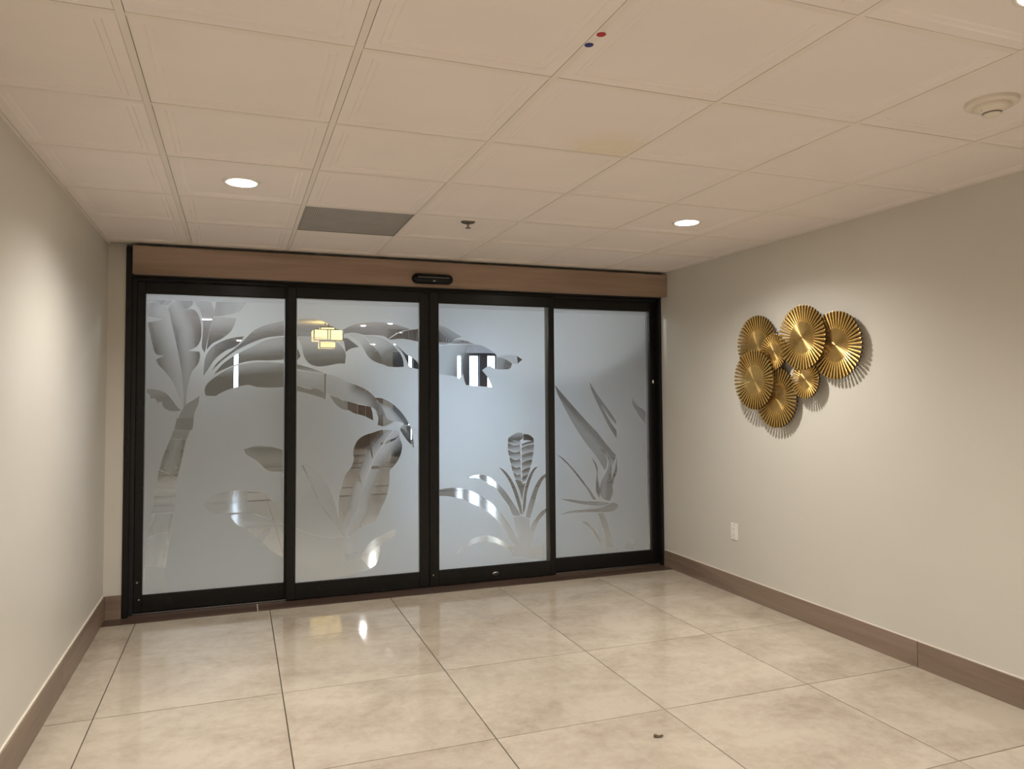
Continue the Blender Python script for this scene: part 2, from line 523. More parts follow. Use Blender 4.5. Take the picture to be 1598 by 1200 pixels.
# etched motifs: door number, name, outline in metres (x, z) on the glass, density of the frosting (fade between two points or away from a line)
ART = [
    (1,"etched_leaf",[(-0.283,2.097),(-0.19,2.097),(-0.168,2.044),(-0.15,1.988),(-0.167,1.908),(-0.187,1.806),(-0.207,1.705),(-0.226,1.749),(-0.219,1.862),(-0.225,1.952),(-0.246,2.007),(-0.277,2.045)],("L",(-0.231,2.103),(-0.192,1.817),0.55,0.2)),
    (1,"etched_leaf",[(-0.137,2.097),(0.044,2.097),(0.053,2.063),(0.034,2.017),(-0.004,1.987),(-0.094,1.961),(-0.157,1.954),(-0.147,1.999),(-0.139,2.045)],("L",(-0.137,2.045),(0.044,2.051),0.35,0.62)),
    (1,"etched_leaf",[(-0.157,1.948),(-0.083,1.951),(-0.017,1.946),(-0.011,1.933),(-0.035,1.866),(-0.093,1.808),(-0.155,1.773),(-0.195,1.727),(-0.187,1.795),(-0.172,1.874)],("L",(-0.136,1.943),(-0.113,1.785),0.6,0.1)),
    (1,"etched_leaf",[(-0.435,1.99),(-0.405,2.041),(-0.355,2.087),(-0.299,2.095),(-0.283,2.045),(-0.303,2.011),(-0.342,1.991),(-0.292,2.0),(-0.259,1.979),(-0.238,1.929),(-0.229,1.861),(-0.234,1.794),(-0.259,1.746),(-0.312,1.718),(-0.274,1.715),(-0.24,1.713),(-0.235,1.682),(-0.248,1.631),(-0.283,1.581),(-0.298,1.536),(-0.313,1.459),(-0.322,1.359),(-0.335,1.326),(-0.34,1.481),(-0.355,1.614),(-0.382,1.758),(-0.409,1.879)],("D",[(-0.405,2.035),(-0.327,1.859),(-0.309,1.636),(-0.327,1.37)],0.094,0.62,0.05)),
    (1,"etched_leaf",[(-0.566,2.035),(-0.506,2.034),(-0.456,2.011),(-0.43,1.979),(-0.409,1.879),(-0.382,1.758),(-0.355,1.614),(-0.34,1.481),(-0.343,1.359),(-0.358,1.392),(-0.4,1.503),(-0.451,1.578),(-0.489,1.619),(-0.507,1.657),(-0.457,1.685),(-0.507,1.694),(-0.528,1.755),(-0.544,1.832),(-0.559,1.902),(-0.46,1.926),(-0.565,1.948)],("D",[(-0.43,1.99),(-0.387,1.791),(-0.345,1.592),(-0.332,1.37)],0.188,0.85,0.1)),
    (1,"etched_leaf",[(-0.566,2.09),(-0.396,2.097),(-0.426,2.04),(-0.456,2.017),(-0.506,2.036),(-0.566,2.041)],("L",(-0.557,2.09),(-0.456,2.033),0.7,0.3)),
    (1,"etched_leaf",[(-0.214,1.548),(-0.206,1.66),(-0.176,1.728),(-0.124,1.773),(-0.04,1.809),(0.043,1.822),(-0.002,1.758),(-0.081,1.718),(-0.144,1.66),(-0.185,1.593)],("L",(-0.187,1.772),(-0.049,1.729),0.45,0.05)),
    (1,"etched_leaf",[(-0.159,1.587),(-0.123,1.644),(-0.039,1.718),(0.036,1.788),(0.1,1.858),(0.176,1.9),(0.308,1.938),(0.309,1.833),(0.198,1.819),(0.1,1.783),(0.004,1.73),(-0.081,1.667)],("L",(0.154,1.894),(0.176,1.813),0.45,0.1)),
    (1,"etched_leaf",[(-0.147,1.561),(-0.091,1.633),(0.004,1.702),(0.122,1.766),(0.198,1.804),(0.309,1.825),(0.31,1.665),(0.21,1.658),(0.09,1.655),(-0.017,1.625),(-0.091,1.591)],("L",(0.122,1.766),(0.134,1.657),0.65,0.12)),
    (1,"etched_leaf",[(-0.199,1.416),(-0.129,1.413),(-0.121,1.424),(-0.037,1.463),(0.07,1.488),(0.124,1.474),(0.222,1.468),(0.311,1.473),(0.31,1.639),(0.177,1.647),(0.069,1.637),(-0.038,1.607),(-0.122,1.555),(-0.184,1.503),(-0.205,1.458)],("L",(0.069,1.64),(0.08,1.537),0.6,0.05)),
    (1,"etched_leaf",[(-0.559,1.462),(-0.509,1.459),(-0.449,1.437),(-0.408,1.393),(-0.378,1.348),(-0.349,1.318),(-0.387,1.313),(-0.428,1.32),(-0.46,1.347),(-0.468,1.38),(-0.493,1.37),(-0.509,1.402),(-0.533,1.398),(-0.544,1.427),(-0.559,1.436)],("L",(-0.499,1.448),(-0.468,1.36),0.5,0.2)),
    (1,"etched_trunk",[(-0.368,1.251),(-0.352,1.304),(-0.317,1.359),(-0.276,1.386),(-0.237,1.414),(-0.245,1.358),(-0.265,1.303),(-0.275,1.247)],0.35),
    (1,"etched_trunk",[(-0.374,1.268),(-0.271,1.267),(-0.276,1.205),(-0.292,1.184),(-0.391,1.189)],0.2),
    (1,"etched_trunk",[(-0.394,1.186),(-0.292,1.182),(-0.313,1.127),(-0.413,1.13)],0.35),
    (1,"etched_trunk",[(-0.415,1.127),(-0.316,1.126),(-0.339,1.007),(-0.368,0.866),(-0.44,0.911),(-0.477,0.931),(-0.457,1.011)],("D",[(-0.372,1.125),(-0.413,0.917)],0.067,0.5,0.02)),
    (1,"etched_trunk",[(-0.48,0.925),(-0.44,0.907),(-0.37,0.861),(-0.372,0.808),(-0.496,0.814)],("L",(-0.433,0.813),(-0.434,0.918),0.45,0.05)),
    (1,"etched_trunk",[(-0.502,0.805),(-0.371,0.804),(-0.383,0.642),(-0.521,0.645)],0.5),
    (1,"etched_trunk",[(-0.522,0.643),(-0.387,0.639),(-0.398,0.533),(-0.407,0.515),(-0.483,0.513),(-0.543,0.486),(-0.534,0.565)],("D",[(-0.452,0.629),(-0.472,0.527)],0.1,0.5,0.1)),
    (1,"etched_trunk",[(-0.543,0.483),(-0.483,0.511),(-0.407,0.513),(-0.431,0.293),(-0.559,0.293),(-0.56,0.407)],("D",[(-0.493,0.505),(-0.522,0.29)],0.114,0.6,0.15)),
    (1,"etched_trunk",[(-0.559,0.29),(-0.432,0.291),(-0.438,0.122),(-0.562,0.125)],0.8),
    (1,"etched_leaf",[(0.049,1.048),(0.123,1.066),(0.222,1.058),(0.304,1.034),(0.305,0.887),(0.223,0.89),(0.188,0.909),(0.13,0.967),(0.066,1.011)],("L",(0.06,1.041),(0.164,0.977),0.3,0.02)),
    (1,"etched_leaf",[(-0.208,0.684),(-0.156,0.735),(-0.095,0.755),(-0.006,0.768),(0.108,0.753),(0.166,0.748),(0.212,0.715),(0.238,0.682),(0.306,0.667),(0.307,0.527),(0.213,0.564),(0.132,0.601),(0.018,0.617),(-0.072,0.623),(-0.138,0.619),(-0.183,0.648)],("L",(-0.139,0.704),(0.201,0.722),0.55,0.2)),
    (1,"etched_leaf",[(-0.038,0.603),(0.086,0.61),(0.213,0.561),(0.307,0.519),(0.308,0.291),(0.25,0.332),(0.203,0.372),(0.174,0.41),(0.223,0.493),(0.133,0.434),(0.093,0.482),(0.064,0.511),(0.019,0.528),(-0.015,0.566)],("L",(0.132,0.593),(0.133,0.449),0.55,0.15)),
    (2,"etched_leaf",[(0.389,1.943),(0.478,1.953),(0.554,1.943),(0.617,1.913),(0.67,1.884),(0.709,1.865),(0.714,1.801),(0.661,1.798),(0.603,1.816),(0.526,1.825),(0.389,1.827)],("L",(0.478,1.826),(0.478,1.943),0.35,0.1)),
    (2,"etched_leaf",[(0.389,1.823),(0.526,1.823),(0.612,1.813),(0.67,1.786),(0.709,1.749),(0.729,1.702),(0.724,1.637),(0.671,1.637),(0.603,1.622),(0.536,1.616),(0.479,1.635),(0.441,1.684),(0.427,1.747),(0.408,1.795)],("L",(0.564,1.818),(0.574,1.616),0.75,0.05)),
    (2,"etched_leaf",[(0.389,1.746),(0.405,1.722),(0.418,1.686),(0.402,1.669),(0.39,1.659)],0.1),
    (2,"etched_leaf",[(0.711,1.819),(0.739,1.819),(0.778,1.792),(0.822,1.758),(0.768,1.747),(0.727,1.72),(0.724,1.751)],0.08),
    (2,"etched_leaf",[(0.709,1.88),(0.768,1.911),(0.827,1.928),(0.917,1.94),(1.008,1.94),(1.1,1.925),(1.201,1.894),(1.131,1.88),(1.069,1.848),(1.033,1.82),(1.008,1.837),(0.967,1.846),(0.907,1.847),(0.857,1.846),(0.807,1.859),(0.748,1.858),(0.717,1.849)],("L",(0.907,1.845),(0.907,1.94),0.15,0.3)),
    (2,"etched_leaf",[(1.035,1.815),(1.081,1.846),(1.131,1.873),(1.203,1.891),(1.263,1.9),(1.263,1.803),(1.203,1.815),(1.131,1.824),(1.069,1.817)],0.08),
    (2,"etched_leaf",[(0.748,1.846),(0.807,1.854),(0.857,1.833),(0.907,1.782),(0.957,1.733),(0.993,1.675),(1.01,1.629),(0.967,1.642),(0.917,1.664),(0.882,1.699),(0.857,1.743),(0.817,1.803)],("L",(0.827,1.833),(0.957,1.654),0.85,0.05)),
    (2,"etched_leaf",[(0.859,1.838),(0.917,1.84),(0.988,1.826),(1.049,1.792),(1.11,1.732),(1.141,1.676),(1.149,1.618),(1.1,1.615),(1.038,1.619),(1.008,1.633),(0.983,1.685),(0.947,1.745),(0.907,1.794)],("L",(0.957,1.825),(1.069,1.635),0.8,0.02)),
    (2,"etched_leaf",[(1.069,1.79),(1.12,1.757),(1.172,1.707),(1.224,1.677),(1.263,1.636),(1.263,1.6),(1.198,1.615),(1.172,1.656),(1.141,1.717)],("L",(1.1,1.767),(1.192,1.677),0.5,0.0)),
    (2,"etched_leaf",[(0.39,1.63),(0.479,1.608),(0.575,1.572),(0.565,1.568),(0.461,1.582),(0.39,1.597)],("L",(0.39,1.581),(0.395,1.63),0.6,0.05)),
    (2,"etched_leaf",[(0.39,1.589),(0.479,1.575),(0.575,1.564),(0.575,1.437),(0.508,1.457),(0.391,1.486)],0.62),
    (2,"etched_leaf",[(0.578,1.567),(0.593,1.567),(0.592,1.433),(0.588,1.388),(0.577,1.394)],0.1),
    (2,"etched_leaf",[(0.595,1.564),(0.671,1.543),(0.749,1.504),(0.818,1.479),(0.887,1.443),(0.938,1.393),(0.968,1.333),(0.982,1.266),(0.958,1.288),(0.918,1.323),(0.828,1.354),(0.749,1.363),(0.701,1.385),(0.595,1.43)],("D",[(0.818,1.479),(0.887,1.443),(0.938,1.393),(0.982,1.266)],0.095,0.25,0.8)),
    (2,"etched_leaf",[(0.391,1.484),(0.48,1.455),(0.518,1.463),(0.575,1.433),(0.575,1.392),(0.518,1.411),(0.452,1.431),(0.391,1.446)],0.08),
    (2,"etched_leaf",[(0.618,1.413),(0.701,1.38),(0.755,1.304),(0.711,1.311),(0.672,1.336),(0.643,1.371)],0.08),
    (2,"etched_leaf",[(0.708,1.377),(0.812,1.349),(0.812,1.275),(0.759,1.301)],0.1),
    (2,"etched_leaf",[(0.814,1.346),(0.908,1.328),(0.92,1.283),(0.925,1.229),(0.868,1.259),(0.814,1.277)],0.02),
    (2,"etched_leaf",[(0.932,1.393),(0.988,1.388),(1.059,1.352),(1.13,1.285),(1.182,1.208),(1.213,1.127),(1.225,1.021),(1.171,1.082),(1.132,1.139),(1.122,1.169),(1.149,1.199),(1.13,1.214),(1.079,1.22),(1.028,1.242),(1.008,1.282),(0.983,1.343)],("D",[(0.932,1.393),(1.059,1.352),(1.182,1.208),(1.225,1.021),(1.132,1.139)],0.063,0.1,0.75)),
    (2,"etched_leaf",[(0.958,1.371),(0.983,1.341),(1.008,1.28),(1.028,1.24),(1.075,1.219),(1.008,1.186),(0.958,1.197),(0.962,1.253),(0.94,1.301),(0.98,1.266)],("L",(0.958,1.193),(0.988,1.322),0.1,0.4)),
    (2,"etched_leaf",[(1.114,1.15),(1.05,1.157),(0.982,1.159),(0.926,1.143),(0.86,1.123),(0.815,1.091),(0.788,1.036),(0.783,0.993),(0.788,0.959),(0.772,0.905),(0.737,0.861),(0.718,0.82),(0.702,0.755),(0.686,0.702),(0.681,0.626),(0.686,0.56),(0.703,0.494),(0.73,0.422),(0.773,0.511),(0.816,0.596),(0.833,0.683),(0.849,0.748),(0.888,0.856),(0.937,0.965),(1.027,1.074)],("D",[(1.101,1.139),(0.937,0.965),(0.849,0.748),(0.816,0.596),(0.741,0.416)],0.112,0.85,0.04)),
    (2,"etched_leaf",[(1.114,1.148),(1.12,1.094),(1.135,1.048),(1.129,0.992),(1.106,0.937),(1.072,0.893),(1.046,0.866),(1.044,0.816),(1.038,0.75),(1.016,0.662),(0.982,0.597),(0.954,0.533),(0.927,0.501),(0.871,0.483),(0.806,0.455),(0.764,0.419),(0.732,0.419),(0.775,0.509),(0.819,0.594),(0.835,0.681),(0.851,0.746),(0.89,0.854),(0.94,0.963),(1.029,1.071)],("D",[(1.101,1.139),(0.937,0.965),(0.849,0.748),(0.816,0.596),(0.741,0.416)],0.117,0.8,0.04)),
    (2,"etched_vein",[(0.979,1.05),(0.991,1.072),(1.078,1.097),(1.113,1.116),(1.078,1.083),(1.004,1.055)],0.12),
    (2,"etched_vein",[(0.911,0.88),(0.914,0.901),(0.954,0.902),(0.996,0.884),(0.954,0.878)],0.15),
    (2,"etched_vein",[(0.994,0.881),(1.041,0.867),(1.043,0.816),(1.016,0.83)],0.08),
    (2,"etched_vein",[(0.738,0.858),(0.766,0.89),(0.808,0.864),(0.832,0.841),(0.84,0.78),(0.814,0.805),(0.778,0.826)],("L",(0.748,0.858),(0.835,0.818),0.15,0.05)),
    (2,"etched_vein",[(0.902,1.034),(0.915,1.034),(0.921,0.985),(0.924,0.957),(0.914,0.973)],0.1),
    (2,"etched_midrib",[(1.124,1.194),(1.078,1.165),(1.016,1.093),(0.954,1.002),(0.919,0.942),(0.887,0.864),(0.849,0.768),(0.824,0.691),(0.836,0.693),(0.863,0.768),(0.897,0.858),(0.931,0.936),(0.963,0.994),(1.03,1.089),(1.092,1.162)],0.95),
    (2,"etched_leaf",[(0.39,0.707),(0.41,0.855),(0.441,0.945),(0.504,0.905),(0.568,0.837),(0.621,0.748),(0.659,0.638),(0.681,0.561),(0.719,0.461),(0.728,0.421),(0.644,0.412),(0.506,0.443),(0.391,0.494)],("L",(0.42,0.908),(0.558,0.525),0.92,0.7)),
    (2,"etched_stem",[(0.426,0.924),(0.441,0.929),(0.558,0.667),(0.665,0.518),(0.754,0.389),(0.741,0.381),(0.654,0.506),(0.547,0.66)],0.45),
    (2,"etched_leaf",[(1.089,0.437),(1.05,0.432),(0.994,0.409),(0.916,0.37),(0.861,0.309),(0.828,0.257),(0.905,0.174),(0.949,0.203),(0.971,0.278),(0.982,0.343),(1.05,0.377),(1.078,0.403)],("L",(0.872,0.373),(0.938,0.248),0.6,0.15)),
    (2,"etched_leaf",[(0.391,0.491),(0.506,0.441),(0.644,0.41),(0.728,0.416),(0.752,0.382),(0.758,0.316),(0.817,0.296),(0.719,0.287),(0.73,0.232),(0.828,0.254),(0.903,0.172),(0.806,0.15),(0.645,0.126),(0.393,0.128)],("L",(0.402,0.472),(0.613,0.145),0.72,0.55)),
    (3,"etched_leaf",[(1.413,1.929),(1.467,1.916),(1.529,1.882),(1.593,1.848),(1.539,1.827),(1.503,1.801),(1.456,1.787),(1.413,1.789)],("L",(1.529,1.897),(1.446,1.795),0.6,0.15)),
    (3,"etched_leaf",[(1.502,1.796),(1.523,1.816),(1.581,1.825),(1.644,1.811),(1.699,1.793),(1.602,1.793)],("L",(1.581,1.822),(1.591,1.791),0.5,0.1)),
    (3,"etched_leaf",[(1.413,1.772),(1.497,1.782),(1.707,1.789),(1.782,1.77),(1.841,1.735),(1.871,1.7),(1.871,1.602),(1.835,1.617),(1.808,1.63),(1.752,1.595),(1.797,1.541),(1.832,1.466),(1.653,1.481),(1.621,1.49),(1.601,1.566),(1.571,1.53),(1.533,1.55),(1.412,1.565)],("L",(1.476,1.695),(1.675,1.616),0.8,0.0)),
    (3,"etched_leaf",[(1.875,1.698),(1.922,1.69),(1.966,1.67),(1.997,1.647),(1.977,1.608),(1.922,1.603),(1.874,1.602)],("L",(1.9,1.659),(1.977,1.639),0.45,0.15)),
    (3,"etched_leaf",[(1.877,1.704),(1.966,1.715),(2.035,1.709),(2.039,1.647),(1.997,1.649),(1.966,1.672),(1.922,1.693)],0.75),
    (3,"etched_leaf",[(2.037,1.709),(2.081,1.679),(2.042,1.647)],0.02),
    (3,"etched_scale",[(1.99,1.095),(2.036,1.115),(2.076,1.112),(2.084,1.087),(2.072,1.063),(2.036,1.053),(1.99,1.058),(1.958,1.072)],("L",(2.013,1.054),(2.013,1.11),0.1,0.5)),
    (3,"etched_scale",[(2.087,1.103),(2.128,1.098),(2.167,1.071),(2.171,1.045),(2.128,1.053),(2.084,1.056)],0.02),
    (3,"etched_scale",[(1.96,1.073),(2.011,1.05),(2.056,1.057),(2.065,1.029),(2.01,1.023),(1.958,1.046)],("L",(2.001,1.063),(2.007,1.026),0.05,0.62)),
    (3,"etched_scale",[(2.07,1.026),(2.119,1.042),(2.172,1.049),(2.174,1.027),(2.121,1.019),(2.07,1.004)],("L",(2.116,1.042),(2.122,1.016),0.03,0.6)),
    (3,"etched_scale",[(1.958,1.041),(2.01,1.018),(2.056,1.025),(2.066,0.975),(2.01,0.97),(1.957,0.993)],("L",(2.001,1.031),(2.006,0.973),0.05,0.62)),
    (3,"etched_scale",[(2.07,0.999),(2.121,1.015),(2.174,1.022),(2.17,0.97),(2.119,0.962),(2.071,0.947)],("L",(2.116,1.015),(2.121,0.96),0.03,0.6)),
    (3,"etched_scale",[(1.957,0.988),(2.01,0.965),(2.057,0.972),(2.067,0.917),(2.017,0.911),(1.97,0.934)],("L",(2.001,0.978),(2.006,0.915),0.05,0.62)),
    (3,"etched_scale",[(2.071,0.943),(2.119,0.958),(2.17,0.965),(2.159,0.909),(2.114,0.901),(2.072,0.887)],("L",(2.116,0.958),(2.121,0.899),0.03,0.6)),
    (3,"etched_scale",[(1.97,0.929),(2.017,0.906),(2.057,0.913),(2.067,0.858),(2.024,0.852),(1.983,0.875)],("L",(2.0,0.92),(2.006,0.856),0.05,0.62)),
    (3,"etched_scale",[(2.072,0.882),(2.114,0.897),(2.158,0.904),(2.143,0.851),(2.107,0.843),(2.072,0.828)],("L",(2.115,0.897),(2.12,0.84),0.03,0.6)),
    (3,"etched_scale",[(1.983,0.87),(2.024,0.847),(2.058,0.855),(2.068,0.803),(2.031,0.797),(1.997,0.819)],("L",(2.0,0.861),(2.005,0.801),0.05,0.62)),
    (3,"etched_scale",[(2.072,0.823),(2.106,0.839),(2.143,0.846),(2.126,0.798),(2.098,0.79),(2.073,0.775)],("L",(2.115,0.838),(2.12,0.786),0.03,0.6)),
    (3,"etched_scale",[(1.998,0.815),(2.032,0.792),(2.059,0.799),(2.069,0.749),(2.041,0.743),(2.017,0.765)],("L",(2.0,0.806),(2.005,0.748),0.05,0.62)),
    (3,"etched_scale",[(2.073,0.77),(2.098,0.786),(2.126,0.793),(2.102,0.746),(2.087,0.737),(2.074,0.721)],("L",(2.114,0.785),(2.119,0.733),0.03,0.6)),
    (3,"etched_stem",[(2.013,0.756),(2.063,0.743),(2.074,0.719),(2.1,0.727),(2.081,0.655),(2.073,0.592),(2.056,0.656),(2.035,0.71)],0.15),
    (3,"etched_blade",[(1.63,0.785),(1.676,0.801),(1.742,0.806),(1.808,0.784),(1.864,0.74),(1.931,0.673),(1.987,0.596),(2.043,0.509),(2.054,0.481),(1.997,0.485),(1.964,0.555),(1.908,0.632),(1.852,0.704),(1.808,0.727),(1.741,0.772),(1.687,0.784)],("L",(1.665,0.791),(2.032,0.509),0.0,0.35)),
    (3,"etched_blade",[(1.415,0.71),(1.502,0.718),(1.588,0.709),(1.675,0.681),(1.763,0.63),(1.84,0.573),(1.907,0.496),(1.963,0.419),(2.008,0.342),(2.044,0.265),(1.996,0.269),(1.94,0.357),(1.873,0.445),(1.807,0.512),(1.735,0.56),(1.653,0.599),(1.599,0.628),(1.502,0.654),(1.415,0.664)],("L",(1.556,0.672),(1.985,0.312),0.15,0.5)),
    (3,"etched_blade",[(1.554,0.225),(1.597,0.278),(1.652,0.32),(1.728,0.346),(1.806,0.343),(1.883,0.314),(1.951,0.272),(1.996,0.237),(1.984,0.207),(1.917,0.254),(1.85,0.285),(1.761,0.297),(1.673,0.293),(1.608,0.257)],0.4),
    (3,"etched_blade",[(1.885,0.857),(1.932,0.826),(1.988,0.755),(2.033,0.657),(2.064,0.55),(2.073,0.486),(2.057,0.497),(2.032,0.573),(1.999,0.67),(1.954,0.767)],0.1),
    (3,"etched_blade",[(2.205,0.847),(2.173,0.838),(2.131,0.781),(2.096,0.686),(2.08,0.57),(2.077,0.491),(2.098,0.537),(2.113,0.653),(2.143,0.748),(2.172,0.811)],0.1),
    (3,"etched_blade",[(2.273,0.791),(2.23,0.766),(2.183,0.703),(2.147,0.62),(2.118,0.536),(2.1,0.465),(2.135,0.452),(2.17,0.554),(2.206,0.67),(2.254,0.754),(2.275,0.758)],("L",(2.242,0.765),(2.123,0.482),0.15,0.4)),
    (3,"etched_blade",[(2.273,0.522),(2.228,0.497),(2.181,0.447),(2.146,0.401),(2.136,0.333),(2.168,0.341),(2.204,0.424),(2.272,0.495)],("L",(2.263,0.517),(2.157,0.353),0.05,0.5)),
    (3,"etched_blade",[(1.999,0.469),(2.054,0.478),(2.132,0.448),(2.136,0.375),(2.168,0.33),(2.133,0.227),(2.249,0.25),(2.248,0.127),(1.984,0.175),(2.001,0.253),(2.044,0.267)],0.6),
    (4,"etched_blade",[(2.376,1.484),(2.474,1.377),(2.567,1.28),(2.672,1.171),(2.755,1.088),(2.839,0.988),(2.92,0.904),(2.879,0.824),(2.864,0.868),(2.826,0.932),(2.76,0.976),(2.808,0.933),(2.835,0.875),(2.828,0.815),(2.812,0.789),(2.729,0.916),(2.635,1.026),(2.53,1.178),(2.461,1.297),(2.404,1.404)],("D",[(2.376,1.484),(2.567,1.28),(2.755,1.088),(2.92,0.904)],0.076,0.15,0.5)),
    (4,"etched_blade",[(2.685,1.505),(2.759,1.397),(2.843,1.293),(2.919,1.188),(2.918,1.161),(2.854,1.233),(2.789,1.326),(2.836,1.233),(2.89,1.151),(2.923,1.106),(2.922,1.044),(2.841,1.168),(2.758,1.321),(2.7,1.44)],0.15),
    (4,"etched_blade",[(3.073,1.395),(3.089,1.35),(3.128,1.306),(3.197,1.255),(3.196,1.161),(3.134,1.228),(3.113,1.262),(3.078,1.317)],0.3),
    (4,"etched_blade",[(2.385,0.938),(2.457,0.888),(2.549,0.795),(2.631,0.695),(2.684,0.629),(2.733,0.556),(2.701,0.564),(2.654,0.641),(2.584,0.729),(2.503,0.828),(2.434,0.894)],("L",(2.422,0.916),(2.713,0.574),0.05,0.4)),
    (4,"etched_petal",[(2.687,0.904),(2.723,0.863),(2.746,0.808),(2.748,0.722),(2.764,0.646),(2.763,0.569),(2.732,0.626),(2.733,0.701),(2.74,0.776),(2.722,0.841)],0.15),
    (4,"etched_petal",[(2.766,0.973),(2.816,0.94),(2.864,0.866),(2.876,0.814),(2.872,0.738),(2.878,0.705),(2.883,0.608),(2.857,0.542),(2.833,0.546),(2.785,0.568),(2.764,0.625),(2.781,0.699),(2.824,0.772),(2.847,0.836),(2.835,0.902)],("D",[(2.797,0.569),(2.799,0.687),(2.849,0.847)],0.061,0.5,0.15)),
    (4,"etched_petal",[(2.925,0.899),(2.925,0.779),(2.896,0.715),(2.88,0.651),(2.864,0.563),(2.876,0.651),(2.879,0.727),(2.905,0.791)],0.1),
    (4,"etched_petal",[(2.413,0.581),(2.512,0.57),(2.629,0.55),(2.749,0.542),(2.86,0.523),(2.784,0.508),(2.629,0.525),(2.512,0.551)],0.35),
    (4,"etched_petal",[(2.412,0.456),(2.499,0.48),(2.629,0.483),(2.748,0.486),(2.82,0.503),(2.882,0.525),(2.928,0.508),(2.924,0.476),(2.881,0.457),(2.784,0.454),(2.628,0.464),(2.511,0.463)],("L",(2.628,0.464),(2.629,0.483),0.4,0.1)),
    (4,"etched_stem",[(2.747,0.449),(2.796,0.449),(2.831,0.363),(2.854,0.276),(2.877,0.167),(2.816,0.171),(2.805,0.258),(2.782,0.356)],0.35),
    (4,"etched_blade",[(2.598,0.391),(2.651,0.375),(2.722,0.306),(2.763,0.24),(2.782,0.169),(2.762,0.17),(2.739,0.241),(2.698,0.308),(2.639,0.365)],0.15),
    (4,"etched_blade",[(2.974,0.149),(3.037,0.217),(3.099,0.204),(3.061,0.137)],0.7),
]


# ------------------------------------------------------------------ etched glass
Z0, Z1 = .115, 2.098


def smooth_outline(pts, n=3, corner=62):
    """rounds an outline except at its sharp corners"""
    k = len(pts); P = [Vector(p) for p in pts]; sharp = []
    for i in range(k):
        a = P[i] - P[i - 1]; b = P[(i + 1) % k] - P[i]
        ang = math.degrees(abs(a.angle_signed(b))) if a.length > 1e-6 and b.length > 1e-6 else 0
        sharp.append(ang > corner)
    res = []
    for i in range(k):
        p0, p1, p2, p3 = P[i - 1], P[i], P[(i + 1) % k], P[(i + 2) % k]
        if sharp[i]: p0 = p1 - (p2 - p1)
        if sharp[(i + 1) % k]: p3 = p2 + (p2 - p1)
        for s in range(n):
            t = s / n
            res.append(.5 * ((2 * p1) + (p2 - p0) * t + (2 * p0 - 5 * p1 + 4 * p2 - p3) * t * t + (3 * p1 - p0 - 3 * p2 + p3) * t ** 3))
    return res


def inside(poly, x, y):
    c = False; j = len(poly) - 1
    for i in range(len(poly)):
        xi, yi = poly[i]; xj, yj = poly[j]
        if (yi > y) != (yj > y) and x < (xj - xi) * (y - yi) / (yj - yi) + xi: c = not c
        j = i
    return c


def frost_at(g, x, y):
    if not isinstance(g, tuple): return g
    if g[0] == 'L':
        a, b = Vector(g[1]), Vector(g[2]); d = b - a
        t = (Vector((x, y)) - a).dot(d) / d.length_squared
    else:
        q = Vector((x, y)); best = 9
        for u, v in zip(g[1], g[1][1:]):
            u, v = Vector(u), Vector(v); w = v - u
            s = max(0, min(1, (q - u).dot(w) / max(w.length_squared, 1e-9)))
            best = min(best, (u + w * s - q).length)
        t = best / g[2]
    t = max(0, min(1, t)); t = t * t * (3 - 2 * t)
    return g[3] + (g[4] - g[3]) * t


